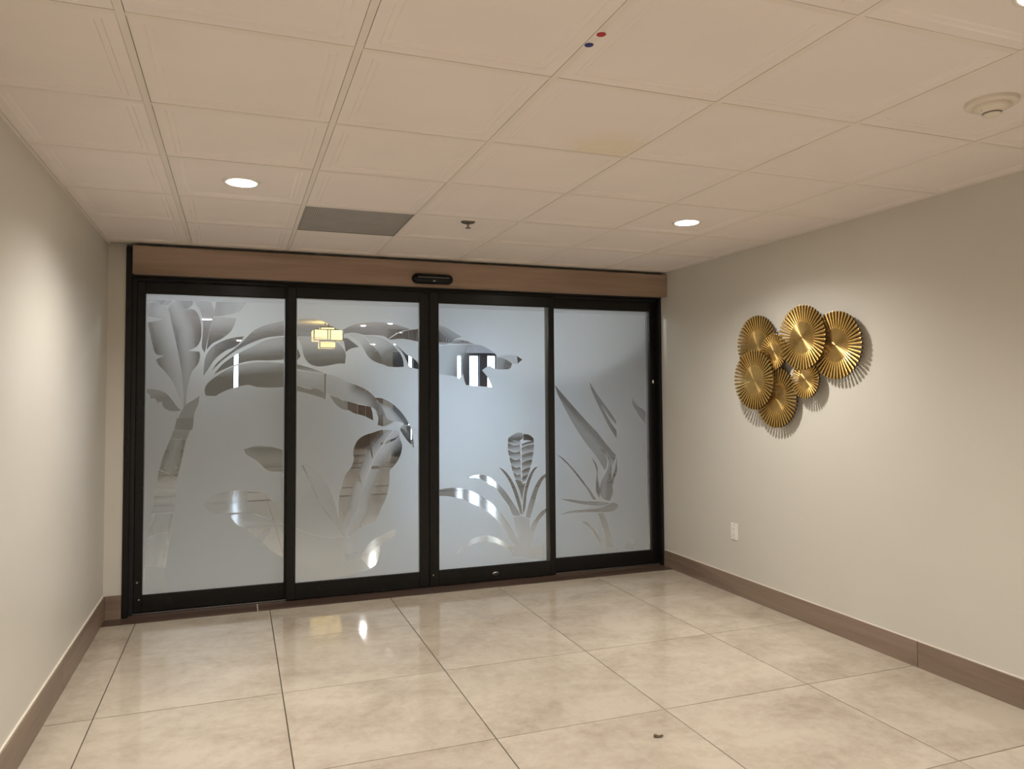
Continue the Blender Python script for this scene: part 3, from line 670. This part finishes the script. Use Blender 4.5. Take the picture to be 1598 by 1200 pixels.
def etch(panel, x0, x1, margin_r, yface, pane):
    polys = []; mg = .006
    inner = (x0 + mg, x1 - max(mg, margin_r), Z0 + mg, Z1 - mg)
    polys.append(('edge_margin', [(x0, Z0), (x1, Z0), (x1, Z1), (x0, Z1)], .55 if margin_r < .01 else .12))
    polys.append(('frosting', [(inner[0], inner[2]), (inner[1], inner[2]), (inner[1], inner[3]), (inner[0], inner[3])], 1.0))
    polys.append(('edge_margin', [(inner[0], inner[3] - .032), (inner[1], inner[3] - .032), (inner[1], inner[3] - .004), (inner[0], inner[3] - .004)], .8))
    for pn, name, pts, g in ART:
        if pn != panel: continue
        sm = [(max(inner[0], min(inner[1], p.x)), max(inner[2], min(inner[3] - .036, p.y))) for p in smooth_outline(pts)]
        polys.append((name, sm, g))
    verts = []; edges = []
    for name, pts, g in polys:
        b = len(verts); n = len(pts)
        verts += [Vector(p) for p in pts]
        edges += [(b + k, b + (k + 1) % n) for k in range(n)]
        if isinstance(g, tuple):                       # sample points so that the density can fade
            xs = [p[0] for p in pts]; ys = [p[1] for p in pts]; st = .011
            yy = min(ys) + st / 2; row = 0
            while yy < max(ys):
                xx = min(xs) + (st / 2 if row % 2 else 0)
                while xx < max(xs):
                    if inside(pts, xx, yy): verts.append(Vector((xx, yy)))
                    xx += st
                yy += st * .87; row += 1
    vo, eo, fo, _, _, _ = geometry.delaunay_2d_cdt(verts, edges, [], 0, 2e-4)
    boxes = [(min(p[0] for p in q[1]), max(p[0] for p in q[1]), min(p[1] for p in q[1]), max(p[1] for p in q[1])) for q in polys]
    groups = {}
    for f in fo:
        cx = sum(vo[i].x for i in f) / 3; cy = sum(vo[i].y for i in f) / 3
        for k in range(len(polys) - 1, -1, -1):
            b = boxes[k]
            if b[0] <= cx <= b[1] and b[2] <= cy <= b[3] and inside(polys[k][1], cx, cy):
                groups.setdefault(k, []).append(f); break
    base = world_loc(pane)
    for k, fs in groups.items():
        name, pts, g = polys[k]
        ids = sorted({i for f in fs for i in f}); mp = {i: n for n, i in enumerate(ids)}
        me = bpy.data.meshes.new(name)
        me.from_pydata([(vo[i].x - base.x, yface - base.y, vo[i].y - base.z) for i in ids], [], [[mp[i] for i in f] for f in fs])
        at = me.attributes.new('frost', 'FLOAT', 'POINT')
        at.data.foreach_set('value', [frost_at(g, vo[i].x, vo[i].y) for i in ids])
        me.validate(); me.update()
        if me.polygons and me.polygons[0].normal.y > 0: me.flip_normals()
        link(name, me, M['frost'], pane)


def door_leaf(n, x0, x1, gx0, gx1, yf, zb, zt, label, margin=0.0):
    r = struct(empty('door_%d' % n, ((x0 + x1) / 2, yf + .02, zb)), label, 'glass door')
    y1 = yf + .042
    part('stile', bxo(x0, gx0, yf, y1, zb, zt, bevel=.0025), M['frame'], r)
    part('stile', bxo(gx1, x1, yf, y1, zb, zt, bevel=.0025), M['frame'], r)
    part('top_rail', bxo(gx0, gx1, yf + .001, y1, Z1, zt, bevel=.002), M['frame'], r)
    part('bottom_rail', bxo(gx0, gx1, yf + .001, y1, zb, Z0, bevel=.002), M['frame'], r)
    part('glazing_bead', bxo(gx0, gx1, yf + .006, yf + .013, Z0 - .001, Z0 + .006), M['rubber'], r)
    part('glazing_bead', bxo(gx0, gx1, yf + .006, yf + .013, Z1 - .005, Z1 + .001), M['rubber'], r)
    pane = part('glass_pane', bxo(gx0 - .001, gx1 + .001, yf + .0145, yf + .0225, Z0 - .001, Z1 + .001), M['glass'], r)
    etch(n, gx0, gx1, margin, yf + .0135, pane)
    return r


d1 = door_leaf(1, -.622, .375, -.570, .314, 5.3715, .006, 2.190, 'leftmost fixed glass panel etched with a palm trunk and fronds')
d2 = door_leaf(2, .327, 1.333, .388, 1.264, 5.3215, .009, 2.174, 'sliding glass door etched with long arching banana leaves')
d3 = door_leaf(3, 1.341, 2.347, 1.410, 2.300, 5.3215, .009, 2.174, 'sliding glass door etched with a scaly ginger flower cone', margin=.03)
d4 = door_leaf(4, 2.300, 3.286, 2.355, 3.237, 5.3715, .006, 2.190, 'rightmost fixed glass panel etched with a bird-of-paradise flower', margin=.03)


def disc_y(bm, x, y, z, r, depth, seg=20, rz=None):
    """short cylinder whose axis runs along Y, front at y"""
    rz = rz or r
    a = [bm.verts.new((x + r * math.cos(2 * PI * k / seg), y, z + rz * math.sin(2 * PI * k / seg))) for k in range(seg)]
    b = [bm.verts.new((v.co.x, y + depth, v.co.z)) for v in a]
    bm.faces.new(a); bm.faces.new(b)
    for k in range(seg): bm.faces.new((a[k], a[(k + 1) % seg], b[(k + 1) % seg], b[k]))
    return bm


part('gap_light_stop', bxo(1.3325, 1.3415, 5.332, 5.352, .009, 2.174), M['rubber'], d3)  # added strip, blocks lobby light leaking between the sliding doors
lk = part('lock_cylinder', disc_y(bmesh.new(), 1.848, 5.3195, .060, .024, .004, 24, .015), M['chrome'], d3, True)
part('lock_plug', disc_y(bmesh.new(), 1.848, 5.3185, .059, .017, .002, 20, .009), M['rubber'], lk)
part('screw', disc_y(bmesh.new(), -.600, 5.3700, .205, .006, .002, 12), M['alu'], d1)
part('screw', disc_y(bmesh.new(), -.588, 5.3700, .094, .005, .002, 12), M['alu'], d1)
part('screw', disc_y(bmesh.new(), 1.365, 5.3200, .090, .006, .002, 12), M['alu'], d3)
tl = part('thumb_lock', disc_y(bmesh.new(), 3.268, 5.3665, 1.508, .012, .006, 20, .018), M['chrome'], d4, True)
part('thumb_turn', bxo(3.2655, 3.2705, 5.3625, 5.3665, 1.497, 1.519, bevel=.001), M['chrome'], tl)

# ------------------------------------------------------------------ motion sensor on the header
ms = tag(empty('motion_sensor', (1.331, 5.205, 2.252)), 'black pill-shaped motion sensor on the brown door header', 'sensor')


def pill(bm, cx, cz, hl, hr, ys, seg=14):
    """stacked stadium outlines; ys: list of (y, inset)"""
    loops = []
    for y, ins in ys:
        r = hr - ins; l = hl - hr; lp = []
        for s in (1, -1):
            for k in range(seg + 1):
                t = -PI / 2 + PI * k / seg
                lp.append(bm.verts.new((cx + s * (l + r * math.cos(t)), y, cz + s * r * math.sin(t))))
        loops.append(lp)
    n = len(loops[0])
    for a, b in zip(loops, loops[1:]):
        for k in range(n): bm.faces.new((a[k], a[(k + 1) % n], b[(k + 1) % n], b[k]))
    bm.faces.new(loops[-1]); bm.faces.new(loops[0])
    return bm


part('housing', pill(bmesh.new(), 1.331, 2.252, .153, .038, [(5.205, 0), (5.185, .001), (5.170, .007), (5.160, .018), (5.156, .030)]), M['black_gloss'], ms, True)
part('lens_bar', pill(bmesh.new(), 1.331, 2.258, .120, .006, [(5.160, 0), (5.154, .002)]), M['plastic_g'], ms, True)
eb = bmesh.new()
for q in ((1.3275, 1.343, 2.2305, 2.2335), (1.3275, 1.343, 2.2425, 2.2455), (1.3275, 1.3305, 2.2335, 2.2425), (1.3395, 1.343, 2.2335, 2.2425)):
    box(eb, q[0], q[1], 5.158, 5.163, q[2], q[3])
part('emblem', eb, M['white_mark'], ms)


# ------------------------------------------------------------------ ceiling fittings
def downlight(x, y, zc, lens_mat, label, group, r=.068):
    if zc == ZC: zc = ZC + .0080                       # the recessed face of the tile
    t = tag(empty('recessed_light', (x, y, zc)), label, 'light', group)
    part('trim_ring', lathe(bmesh.new(), [(r + .016, .004), (r + .0155, -.002), (r + .006, -.005), (r - .001, -.005), (r - .002, .004)], 40, (x, y, zc)), M['ring'], t, True)
    part('lens', lathe(bmesh.new(), [(0, -.0100), (r * .4, -.0094), (r * .75, -.0076), (r - .002, -.0046)], 40, (x, y, zc)), lens_mat, t)
    if lens_mat is M['lens']:                          # the narrow beam of the LED behind the lens
        ld = bpy.data.lights.new('downlight_beam', 'SPOT')
        ld.energy = LAMP_POWER; ld.color = LAMP_COLOR; ld.shadow_soft_size = .045
        ld.spot_size = math.radians(152); ld.spot_blend = 1.0
        lo = bpy.data.objects.new('downlight_beam', ld); COL.objects.link(lo)
        lo.parent = t; lo.location = (0, 0, -.016)
    return t


downlight(.013, 3.606, ZC, M['lens'], 'lit round downlight in the ceiling on the left above the palm-etched door', 'ceiling downlights')
downlight(2.455, 3.642, ZC, M['lens'], 'lit round downlight in the ceiling nearest the gold wall sculpture', 'ceiling downlights')
downlight(1.885, 1.215, ZC, M['lens'], 'lit round downlight cut off by the upper right corner of the picture', 'ceiling downlights')
downlight(.013, 1.235, ZC, M['lens'], 'unseen downlight added for room light, above the viewer on the left', 'ceiling downlights')  # from here down, unseen lamps added to light the room
downlight(.013, -1.10, ZC, M['lens'], 'unseen downlight added for room light, behind the viewer on the left', 'ceiling downlights')
downlight(2.455, -1.10, ZC, M['lens'], 'unseen downlight added for room light, behind the viewer on the right', 'ceiling downlights')

gv = tag(empty('return_air_panel', (.62, 4.2285, ZC)), 'grey perforated metal air panel set in the ceiling grid', 'air vent')
part('perforated_plate', bxo(.332, .908, 3.936, 4.521, ZC + .004, ZC + .010), M['perf'], gv)
part('edge_frame', bxo(.3295, .9105, 3.9335, 3.9385, ZC + .001, ZC + .012), M['alu'], gv)
part('edge_frame', bxo(.3295, .9105, 4.5185, 4.5235, ZC + .001, ZC + .012), M['alu'], gv)
part('edge_frame', bxo(.3295, .3335, 3.9385, 4.5185, ZC + .001, ZC + .012), M['alu'], gv)
part('edge_frame', bxo(.9065, .9105, 3.9385, 4.5185, ZC + .001, ZC + .012), M['alu'], gv)

sp = tag(empty('fire_sprinkler', (1.243, 4.03, ZC)), 'small metal fire sprinkler hanging from the ceiling near the air panel', 'sprinkler')
part('escutcheon', lathe(bmesh.new(), [(.041, .012), (.041, .004), (.034, -.001), (.016, -.006), (.012, -.005), (0, -.005)], 28, (1.243, 4.03, ZC)), M['brass_dark'], sp, True)
part('stem', lathe(bmesh.new(), [(.005, -.005), (.005, -.010), (.003, -.011), (.003, -.027), (0, -.028)], 12, (1.243, 4.03, ZC)), M['brass_dark'], sp, True)
for s in (-1, 1):
    part('yoke_arm', bxo(1.243 + s * .006 - .001, 1.243 + s * .006 + .001, 4.029, 4.031, ZC - .028, ZC - .005), M['brass_dark'], sp)
part('deflector', lathe(bmesh.new(), [(0, -.028), (.017, -.0285), (.017, -.0305), (0, -.0315)], 16, (1.243, 4.03, ZC)), M['brass_dark'], sp)

SDX, SDY = 2.425, 1.772
sd = tag(empty('smoke_detector', (SDX, SDY, ZC)), 'round cream smoke detector on the ceiling at the upper right', 'smoke detector')
part('base_plate', lathe(bmesh.new(), [(.080, .012), (.080, -.003), (.076, -.006), (.050, -.006)], 48, (SDX, SDY, ZC)), M['detector'], sd, True)
part('body', lathe(bmesh.new(), [(.054, -.006), (.054, -.013), (.050, -.020), (.034, -.028), (.031, -.029)], 48, (SDX, SDY, ZC)), M['detector'], sd, True)
part('vent_slot', lathe(bmesh.new(), [(.029, -.027), (.029, -.0335)], 40, (SDX, SDY, ZC)), M['plastic_g'], sd)
part('vent_rib', lathe(bmesh.new(), [(.031, -.0285), (.0312, -.031), (.029, -.031)], 40, (SDX, SDY, ZC)), M['detector'], sd, True)
part('sensor_cap', lathe(bmesh.new(), [(.027, -.0335), (.0285, -.0345), (.026, -.040), (.018, -.044), (0, -.045)], 40, (SDX, SDY, ZC)), M['detector'], sd, True)
part('indicator_light', lathe(bmesh.new(), [(0, -.026), (.0025, -.0255), (.0025, -.022)], 10, (SDX - .038, SDY + .008, ZC)), M['plastic_g'], sd)

for nm, x, y, m, lab in (('marker_sticker', .9300, 1.772, 'red', 'small red dot sticker on the ceiling grid'),
                         ('marker_sticker', .9255, 1.838, 'blue', 'small blue dot sticker on the ceiling grid')):
    tag(solo(nm, lathe(bmesh.new(), [(0, -.0014), (.0125, -.0012), (.013, .0)], 18, (x, y, ZC)), M[m], (x, y, ZC)), lab, 'sticker')

# ------------------------------------------------------------------ outlet
ox, oy, oz = XR, 4.384, .435
ot = tag(empty('power_outlet', (ox, oy, oz)), 'white power outlet low on the right wall', 'outlet')
part('cover_plate', bxo(ox - .006, ox + .0005, oy - .0365, oy + .0365, oz - .057, oz + .057, bevel=.002), M['plastic'], ot)
rc = part('receptacle', bxo(ox - .0085, ox - .0058, oy - .0165, oy + .0165, oz - .0335, oz + .0335, bevel=.001), M['plastic'], ot)
for dz in (-.021, .021):
    for dy in (-.0065, .0065):
        part('slot', bxo(ox - .0088, ox - .0082, oy + dy - .0013, oy + dy + .0013, oz + dz - .001, oz + dz + .007), M['plastic_g'], rc)
    part('slot', bxo(ox - .0088, ox - .0082, oy - .0022, oy + .0022, oz + dz - .009, oz + dz - .0045), M['plastic_g'], rc)
for dy in (-.007, .007):
    part('button', bxo(ox - .0095, ox - .008, oy + dy - .005, oy + dy + .005, oz - .004, oz + .004, bevel=.0006), M['plastic'], rc)
for dz in (-.048, .048):
    part('screw', bxo(ox - .0072, ox - .0058, oy - .003, oy + .003, oz + dz - .003, oz + dz + .003, bevel=.0006), M['alu'], ot)

# ------------------------------------------------------------------ gold disc sculpture
ws = tag(empty('wall_sculpture', (XR, 3.75, 1.60)), 'gold metal wall sculpture of seven overlapping slatted discs', 'wall art')
DISCS = [(3.263, 4.051, 1.731, .196, 46), (3.248, 3.870, 1.675, .1165, 35), (3.228, 3.595, 1.748, .1965, 46), (3.263, 3.366, 1.687, .1975, 46),
         (3.228, 4.045, 1.498, .197, 46), (3.263, 3.881, 1.383, .196, 46), (3.248, 3.595, 1.492, .1150, 35)]
slat_cache = {}


def slat_mesh(R, n):
    if (R, n) not in slat_cache:
        bm = bmesh.new(); st = []
        for f, hw in ((.45, .42), (.60, .37), (.80, .315), (.985, .30), (1.0, .2)):
            r = R * f
            w = 2 * PI * r / n * hw
            z = .002 + .007 * max(0, (f - .45) / .55)
            st.append([bm.verts.new((r, -w * .9, z - .013)), bm.verts.new((r, -w, z)), bm.verts.new((r, 0, z + .0022)),
                       bm.verts.new((r, w, z)), bm.verts.new((r, w * .9, z - .013))])
        for a, b in zip(st, st[1:]):
            for k in range(5): bm.faces.new((a[k], a[(k + 1) % 5], b[(k + 1) % 5], b[k]))
        bm.faces.new(st[0]); bm.faces.new(st[-1])
        me = finish(bm, 'slat'); me.materials.append(M['gold_slat']); me.materials.append(M['bronze_shade'])
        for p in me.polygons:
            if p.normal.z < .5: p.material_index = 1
        slat_cache[(R, n)] = me
    return slat_cache[(R, n)]


def hub_mesh(R, n):
    """pleated centre plate: one ridge for each slat, all meeting in the middle"""
    bm = bmesh.new(); rh = R * .50; m = 2 * n
    c = bm.verts.new((0, 0, .0035)); rings = []
    for f in (.35, 1.0):
        rings.append([bm.verts.new((rh * f * math.cos(PI * (k + 1) / n), rh * f * math.sin(PI * (k + 1) / n),
                                    .0035 + (.0002 + (.0013 if k % 2 == 0 else -.0003)) * f)) for k in range(m)])
    low = [bm.verts.new((v.co.x, v.co.y, -.008)) for v in rings[1]]
    for k in range(m):
        k2 = (k + 1) % m
        bm.faces.new((c, rings[0][k], rings[0][k2]))
        bm.faces.new((rings[0][k], rings[1][k], rings[1][k2], rings[0][k2]))
        bm.faces.new((rings[1][k], low[k], low[k2], rings[1][k2]))
    bm.faces.new(low)
    return finish(bm, 'disc')


for x, y, z, R, n in DISCS:
    d = link('disc', hub_mesh(R, n), M['gold'], ws, Vector((x + .004, y, z)) - ws.location, (0, -PI / 2, 0))
    for k in range(n):
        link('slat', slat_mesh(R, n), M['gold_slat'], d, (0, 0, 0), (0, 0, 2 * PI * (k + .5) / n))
    bm = bmesh.new(); depth = XR - x - .004
    lathe(bm, [(0, -.007), (.012, -.007), (.012, -depth + .006), (.030, -depth + .006), (.030, -depth), (0, -depth)], 16)
    link('mount_post', finish(bm, 'mount_post'), M['brass_dark'], d)

# ------------------------------------------------------------------ crumpled dry leaf on the floor
bm = bmesh.new(); rows = []
for i in range(7):
    t = i / 6; w = .011 * math.sin(PI * (.12 + .8 * t))
    rows.append([bm.verts.new((1.644 + (t - .5) * .040, 2.703 + s * w + .004 * math.sin(5 * t), .0012 + .0065 * abs(math.sin(3.2 * t + s)) * (1 if s else .6))) for s in (-1, 0, 1)])
for a, b in zip(rows, rows[1:]):
    for k in range(2): bm.faces.new((a[k], a[k + 1], b[k + 1], b[k]))
ex = bmesh.ops.extrude_face_region(bm, geom=bm.faces[:])
bmesh.ops.translate(bm, verts=[v for v in ex['geom'] if isinstance(v, bmesh.types.BMVert)], vec=(0, 0, .0016))
tag(solo('dry_leaf', bm, M['debris'], (1.644, 2.703, .0)), 'tiny crumpled brown dry leaf lying on the floor tiles', 'debris')

# ------------------------------------------------------------------ lobby beyond the glass
LX0, LX1, LY1, LZ = -5.0, 9.0, 21.0, 2.62
lf = struct(solo('floor', bxo(LX0, LX1, 5.45, LY1, -.12, 0), M['lobby_floor'], (2, 12, 0)), 'glossy beige tile floor of the lobby seen through the glass', 'floor')
for y in (10.50, 11.43, 14.40, 15.33):
    part('inlay_strip', bxo(LX0, LX1, y - .05, y + .05, -.01, .0015), M['inlay'], lf)
struct(solo('ceiling', bxo(LX0, LX1, 5.45, LY1, LZ, LZ + .1), M['lobby_ceiling'], (2, 12, LZ)), 'pale grey lobby ceiling seen through the etched leaves', 'ceiling')
wl = struct(empty('wall_lobby_left', (LX0, 12, 0)), 'lobby wall on the left beyond the glass, with unseen windows added for daylight', 'wall')
ledge = 5.45
for k, (a, b) in enumerate(((6.3, 8.1), (8.7, 10.5))):  # windows added out of view to send bluish daylight onto the left panels
    part('pier', bxo(LX0 - .1, LX0, ledge, a, 0, LZ), M['lobby_wall'], wl)
    part('lintel', bxo(LX0 - .1, LX0, a, b, 2.5, LZ), M['lobby_wall'], wl)
    part('sill', bxo(LX0 - .1, LX0, a, b, 0, .1), M['lobby_wall'], wl)
    w = struct(empty('window_%d' % (k + 7), (LX0 - .05, (a + b) / 2, .1)), 'unseen window added for daylight in the left lobby wall, number %d from the glass doors' % (k + 1), 'window')
    for c, d in ((a, a + .04), ((a + b) / 2 - .02, (a + b) / 2 + .02), (b - .04, b)):
        part('mullion', bxo(LX0 - .08, LX0 - .03, c, d, .1, 2.5), M['frame'], w)
    for c, d in ((a + .04, (a + b) / 2 - .02), ((a + b) / 2 + .02, b - .04)):
        part('pane', bxo(LX0 - .06, LX0 - .052, c, d, .1, 2.5), M['glass'], w)
    ledge = b
part('pier', bxo(LX0 - .1, LX0, ledge, LY1, 0, LZ), M['lobby_wall'], wl)
struct(solo('wall_lobby_right', bxo(LX1, LX1 + .1, 5.45, LY1, 0, LZ), M['lobby_taupe'], (LX1, 12, 0)), 'taupe lobby wall on the right beyond the glass', 'wall')
for a, b in ((LX0, XL - .12), (XR + .12, LX1)):
    struct(solo('wall_lobby_front', bxo(a, b, 5.43, 5.45, 0, LZ), M['lobby_wall'], ((a + b) / 2, 5.44, 0)), 'lobby side of the wall beside the glass doors', 'wall')
wins = [(-.10, .05), (4.66, 4.80), (4.98, 5.42), (6.13, 6.29), (6.51, 6.82), (7.07, 7.36)]  # third one is added behind the door stiles to brighten the frosting
edge = LX0; wf = struct(empty('wall_far', (2, LY1, 0)), 'far lobby wall with tall windows', 'wall')
for k, (a, b) in enumerate(wins):
    zl = 1.45 if k == 0 else .06
    mt = M['lobby_grey'] if edge > 4 else M['lobby_wall']
    if k == 1:
        part('pier', bxo(edge, 4.2, LY1, LY1 + .2, 0, LZ), M['lobby_wall'], wf)
        part('pier', bxo(4.2, a, LY1, LY1 + .2, 0, LZ), M['lobby_grey'], wf)
    else:
        part('pier', bxo(edge, a, LY1, LY1 + .2, 0, LZ), mt, wf)
    part('lintel', bxo(a, b, LY1, LY1 + .2, 2.56, LZ), mt, wf)
    part('sill', bxo(a, b, LY1, LY1 + .2, 0, zl), mt, wf)
    w = struct(empty('window_%d' % (k + 1), ((a + b) / 2, LY1 + .1, zl)), 'tall bright lobby window, number %d along the far wall' % (k + 1), 'window')
    part('window_frame', bxo(a, a + .02, LY1 + .08, LY1 + .13, zl, 2.56), M['frame'], w)
    part('window_frame', bxo(b - .02, b, LY1 + .08, LY1 + .13, zl, 2.56), M['frame'], w)
    part('window_frame', bxo(a + .02, b - .02, LY1 + .08, LY1 + .13, 2.54, 2.56), M['frame'], w)
    part('window_frame', bxo(a + .02, b - .02, LY1 + .08, LY1 + .13, zl, zl + .03), M['frame'], w)
    part('pane', bxo(a + .02, b - .02, LY1 + .10, LY1 + .108, zl + .03, 2.54), M['glass'], w)
    edge = b
part('pier', bxo(edge, LX1, LY1, LY1 + .2, 0, LZ), M['lobby_taupe'], wf)
dr = struct(empty('door_5', (3.42, LY1, 0)), 'brown wooden double door in the far lobby wall', 'door')
for a, b in ((3.02, 3.41), (3.43, 3.82)):
    lfp = part('door_leaf', bxo(a, b, LY1 - .045, LY1 - .002, .01, 2.1, bevel=.003), M['door_wood'], dr)
    part('panel', bxo(a + .07, b - .07, LY1 - .055, LY1 - .045, .2, .95, bevel=.003), M['door_wood'], lfp)
    part('panel', bxo(a + .07, b - .07, LY1 - .055, LY1 - .045, 1.1, 1.95, bevel=.003), M['door_wood'], lfp)
part('door_casing', bxo(2.93, 3.01, LY1 - .06, LY1 - .001, 0, 2.2), M['door_wood'], dr)
part('door_casing', bxo(3.83, 3.91, LY1 - .06, LY1 - .001, 0, 2.2), M['door_wood'], dr)

for x, y, lab in ((-.464, 12.56, 'lit lobby downlight seen through the upper palm leaf of the leftmost panel'),
                  (.035, 17.25, 'far lit lobby downlight seen through the arching palm frond'),
                  (2.076, 12.98, 'lit lobby downlight seen just right of the amber lantern'),
                  (2.45, 12.45, 'lit lobby downlight seen second right of the amber lantern'),
                  (3.074, 17.77, 'far lit lobby downlight seen below the ones beside the lantern'),
                  (3.577, 17.64, 'far lit lobby downlight seen rightmost behind the banana leaf'),
                  (.25, 6.55, 'unseen downlight added for lobby light close behind the leftmost glass panel'),  # from here on, unseen fittings added for illumination
                  (2.45, 6.55, 'unseen downlight added for lobby light close behind the sliding doors'),
                  (6.2, 17.7, 'unseen far downlight added for lobby light by the window piers')):
    downlight(x, y, LZ, M['lens_lobby'], lab, 'lobby downlights', .042 if 12 < y < 13 and x > 1 else .048 if y > 16 else .08)

ln = tag(empty('pendant_lantern', (1.41, 12.6, LZ)), 'glowing amber box pendant lantern in the lobby behind the glass', 'lamp')
for a, b, c, e, n_ in ((.115, .115, 2.492, 2.530, 'upper_shade'), (.232, .232, 2.308, 2.483, 'shade'), (.13, .13, 2.190, 2.298, 'lower_shade')):
    s_ = part(n_, bxo(1.41 - a, 1.41 + a, 12.6 - b, 12.6 + b, c, e, bevel=.002), M['lantern'], ln)
    for sx in (-1, 1):
        for sy in (-1, 1):
            part('corner_post', bxo(1.41 + sx * a - .009, 1.41 + sx * a + .009, 12.6 + sy * b - .009, 12.6 + sy * b + .009, c, e), M['dark_lacquer'], s_)
    for zz in (c, e):
        part('rim', bxo(1.41 - a - .006, 1.41 + a + .006, 12.6 - b - .006, 12.6 - b + .004, zz - .008, zz + .008), M['dark_lacquer'], s_)
        part('rim', bxo(1.41 + a - .004, 1.41 + a + .006, 12.6 - b, 12.6 + b, zz - .008, zz + .008), M['dark_lacquer'], s_)
    if n_ == 'shade':
        for dx in (-.012, .03):
            part('mullion', bxo(1.41 + dx - .008, 1.41 + dx + .008, 12.6 - b - .009, 12.6 - b, c, e), M['dark_lacquer'], s_)
for dx in (-.03, .03):
    part('rod', bxo(1.41 + dx - .006, 1.41 + dx + .006, 12.594, 12.606, 2.53, LZ), M['dark_lacquer'], ln)

sb = tag(empty('slatted_bulkhead', (3.9, 13.6, 2.39)), 'grey vertical-slat bulkhead under the lobby ceiling', 'bulkhead')
part('backing', bxo(2.63, 5.2, 13.56, 13.62, 2.395, LZ), M['slats'], sb)
bm = bmesh.new()
for k in range(50): box(bm, 2.64 + k * .0512, 2.67 + k * .0512, 13.53, 13.56, 2.395, LZ)
tag(part('slat_row', bm, M['slats'], sb), kind='stuff')

cb = tag(empty('lobby_cabinet', (3.56, 16.9, 0)), 'dark cabinet standing in the lobby behind the feather-shaped leaf', 'cabinet')
part('body', bxo(3.36, 3.76, 16.7, 17.1, .06, .66, bevel=.004), M['dark_lacquer'], cb)
part('plinth', bxo(3.38, 3.74, 16.72, 17.08, 0, .06), M['frame'], cb)
part('top', bxo(3.34, 3.78, 16.68, 17.12, .66, .69, bevel=.003), M['door_wood'], cb)
for a, b in ((3.37, 3.555), (3.565, 3.75)):
    dd_ = part('door', bxo(a, b, 16.685, 16.70, .08, .64, bevel=.002), M['dark_lacquer'], cb)
    part('knob', disc_y(bmesh.new(), (a if a > 3.5 else b) + (.02 if a > 3.5 else -.02), 16.672, .42, .008, .013, 10), M['chrome'], dd_)
cs = tag(empty('lobby_console', (2.68, 17.3, 0)), 'brown wooden console table in the lobby beyond the banana leaf', 'table')
part('top', bxo(2.38, 2.98, 17.1, 17.5, .57, .61, bevel=.003), M['door_wood'], cs)
part('shelf', bxo(2.42, 2.94, 17.13, 17.47, .16, .19), M['door_wood'], cs)
part('back_panel', bxo(2.42, 2.94, 17.44, 17.465, .19, .57), M['door_wood'], cs)
for sx in (2.41, 2.91):
    for sy in (17.12, 17.44): part('leg', bxo(sx, sx + .04, sy, sy + .04, 0, .57), M['door_wood'], cs)
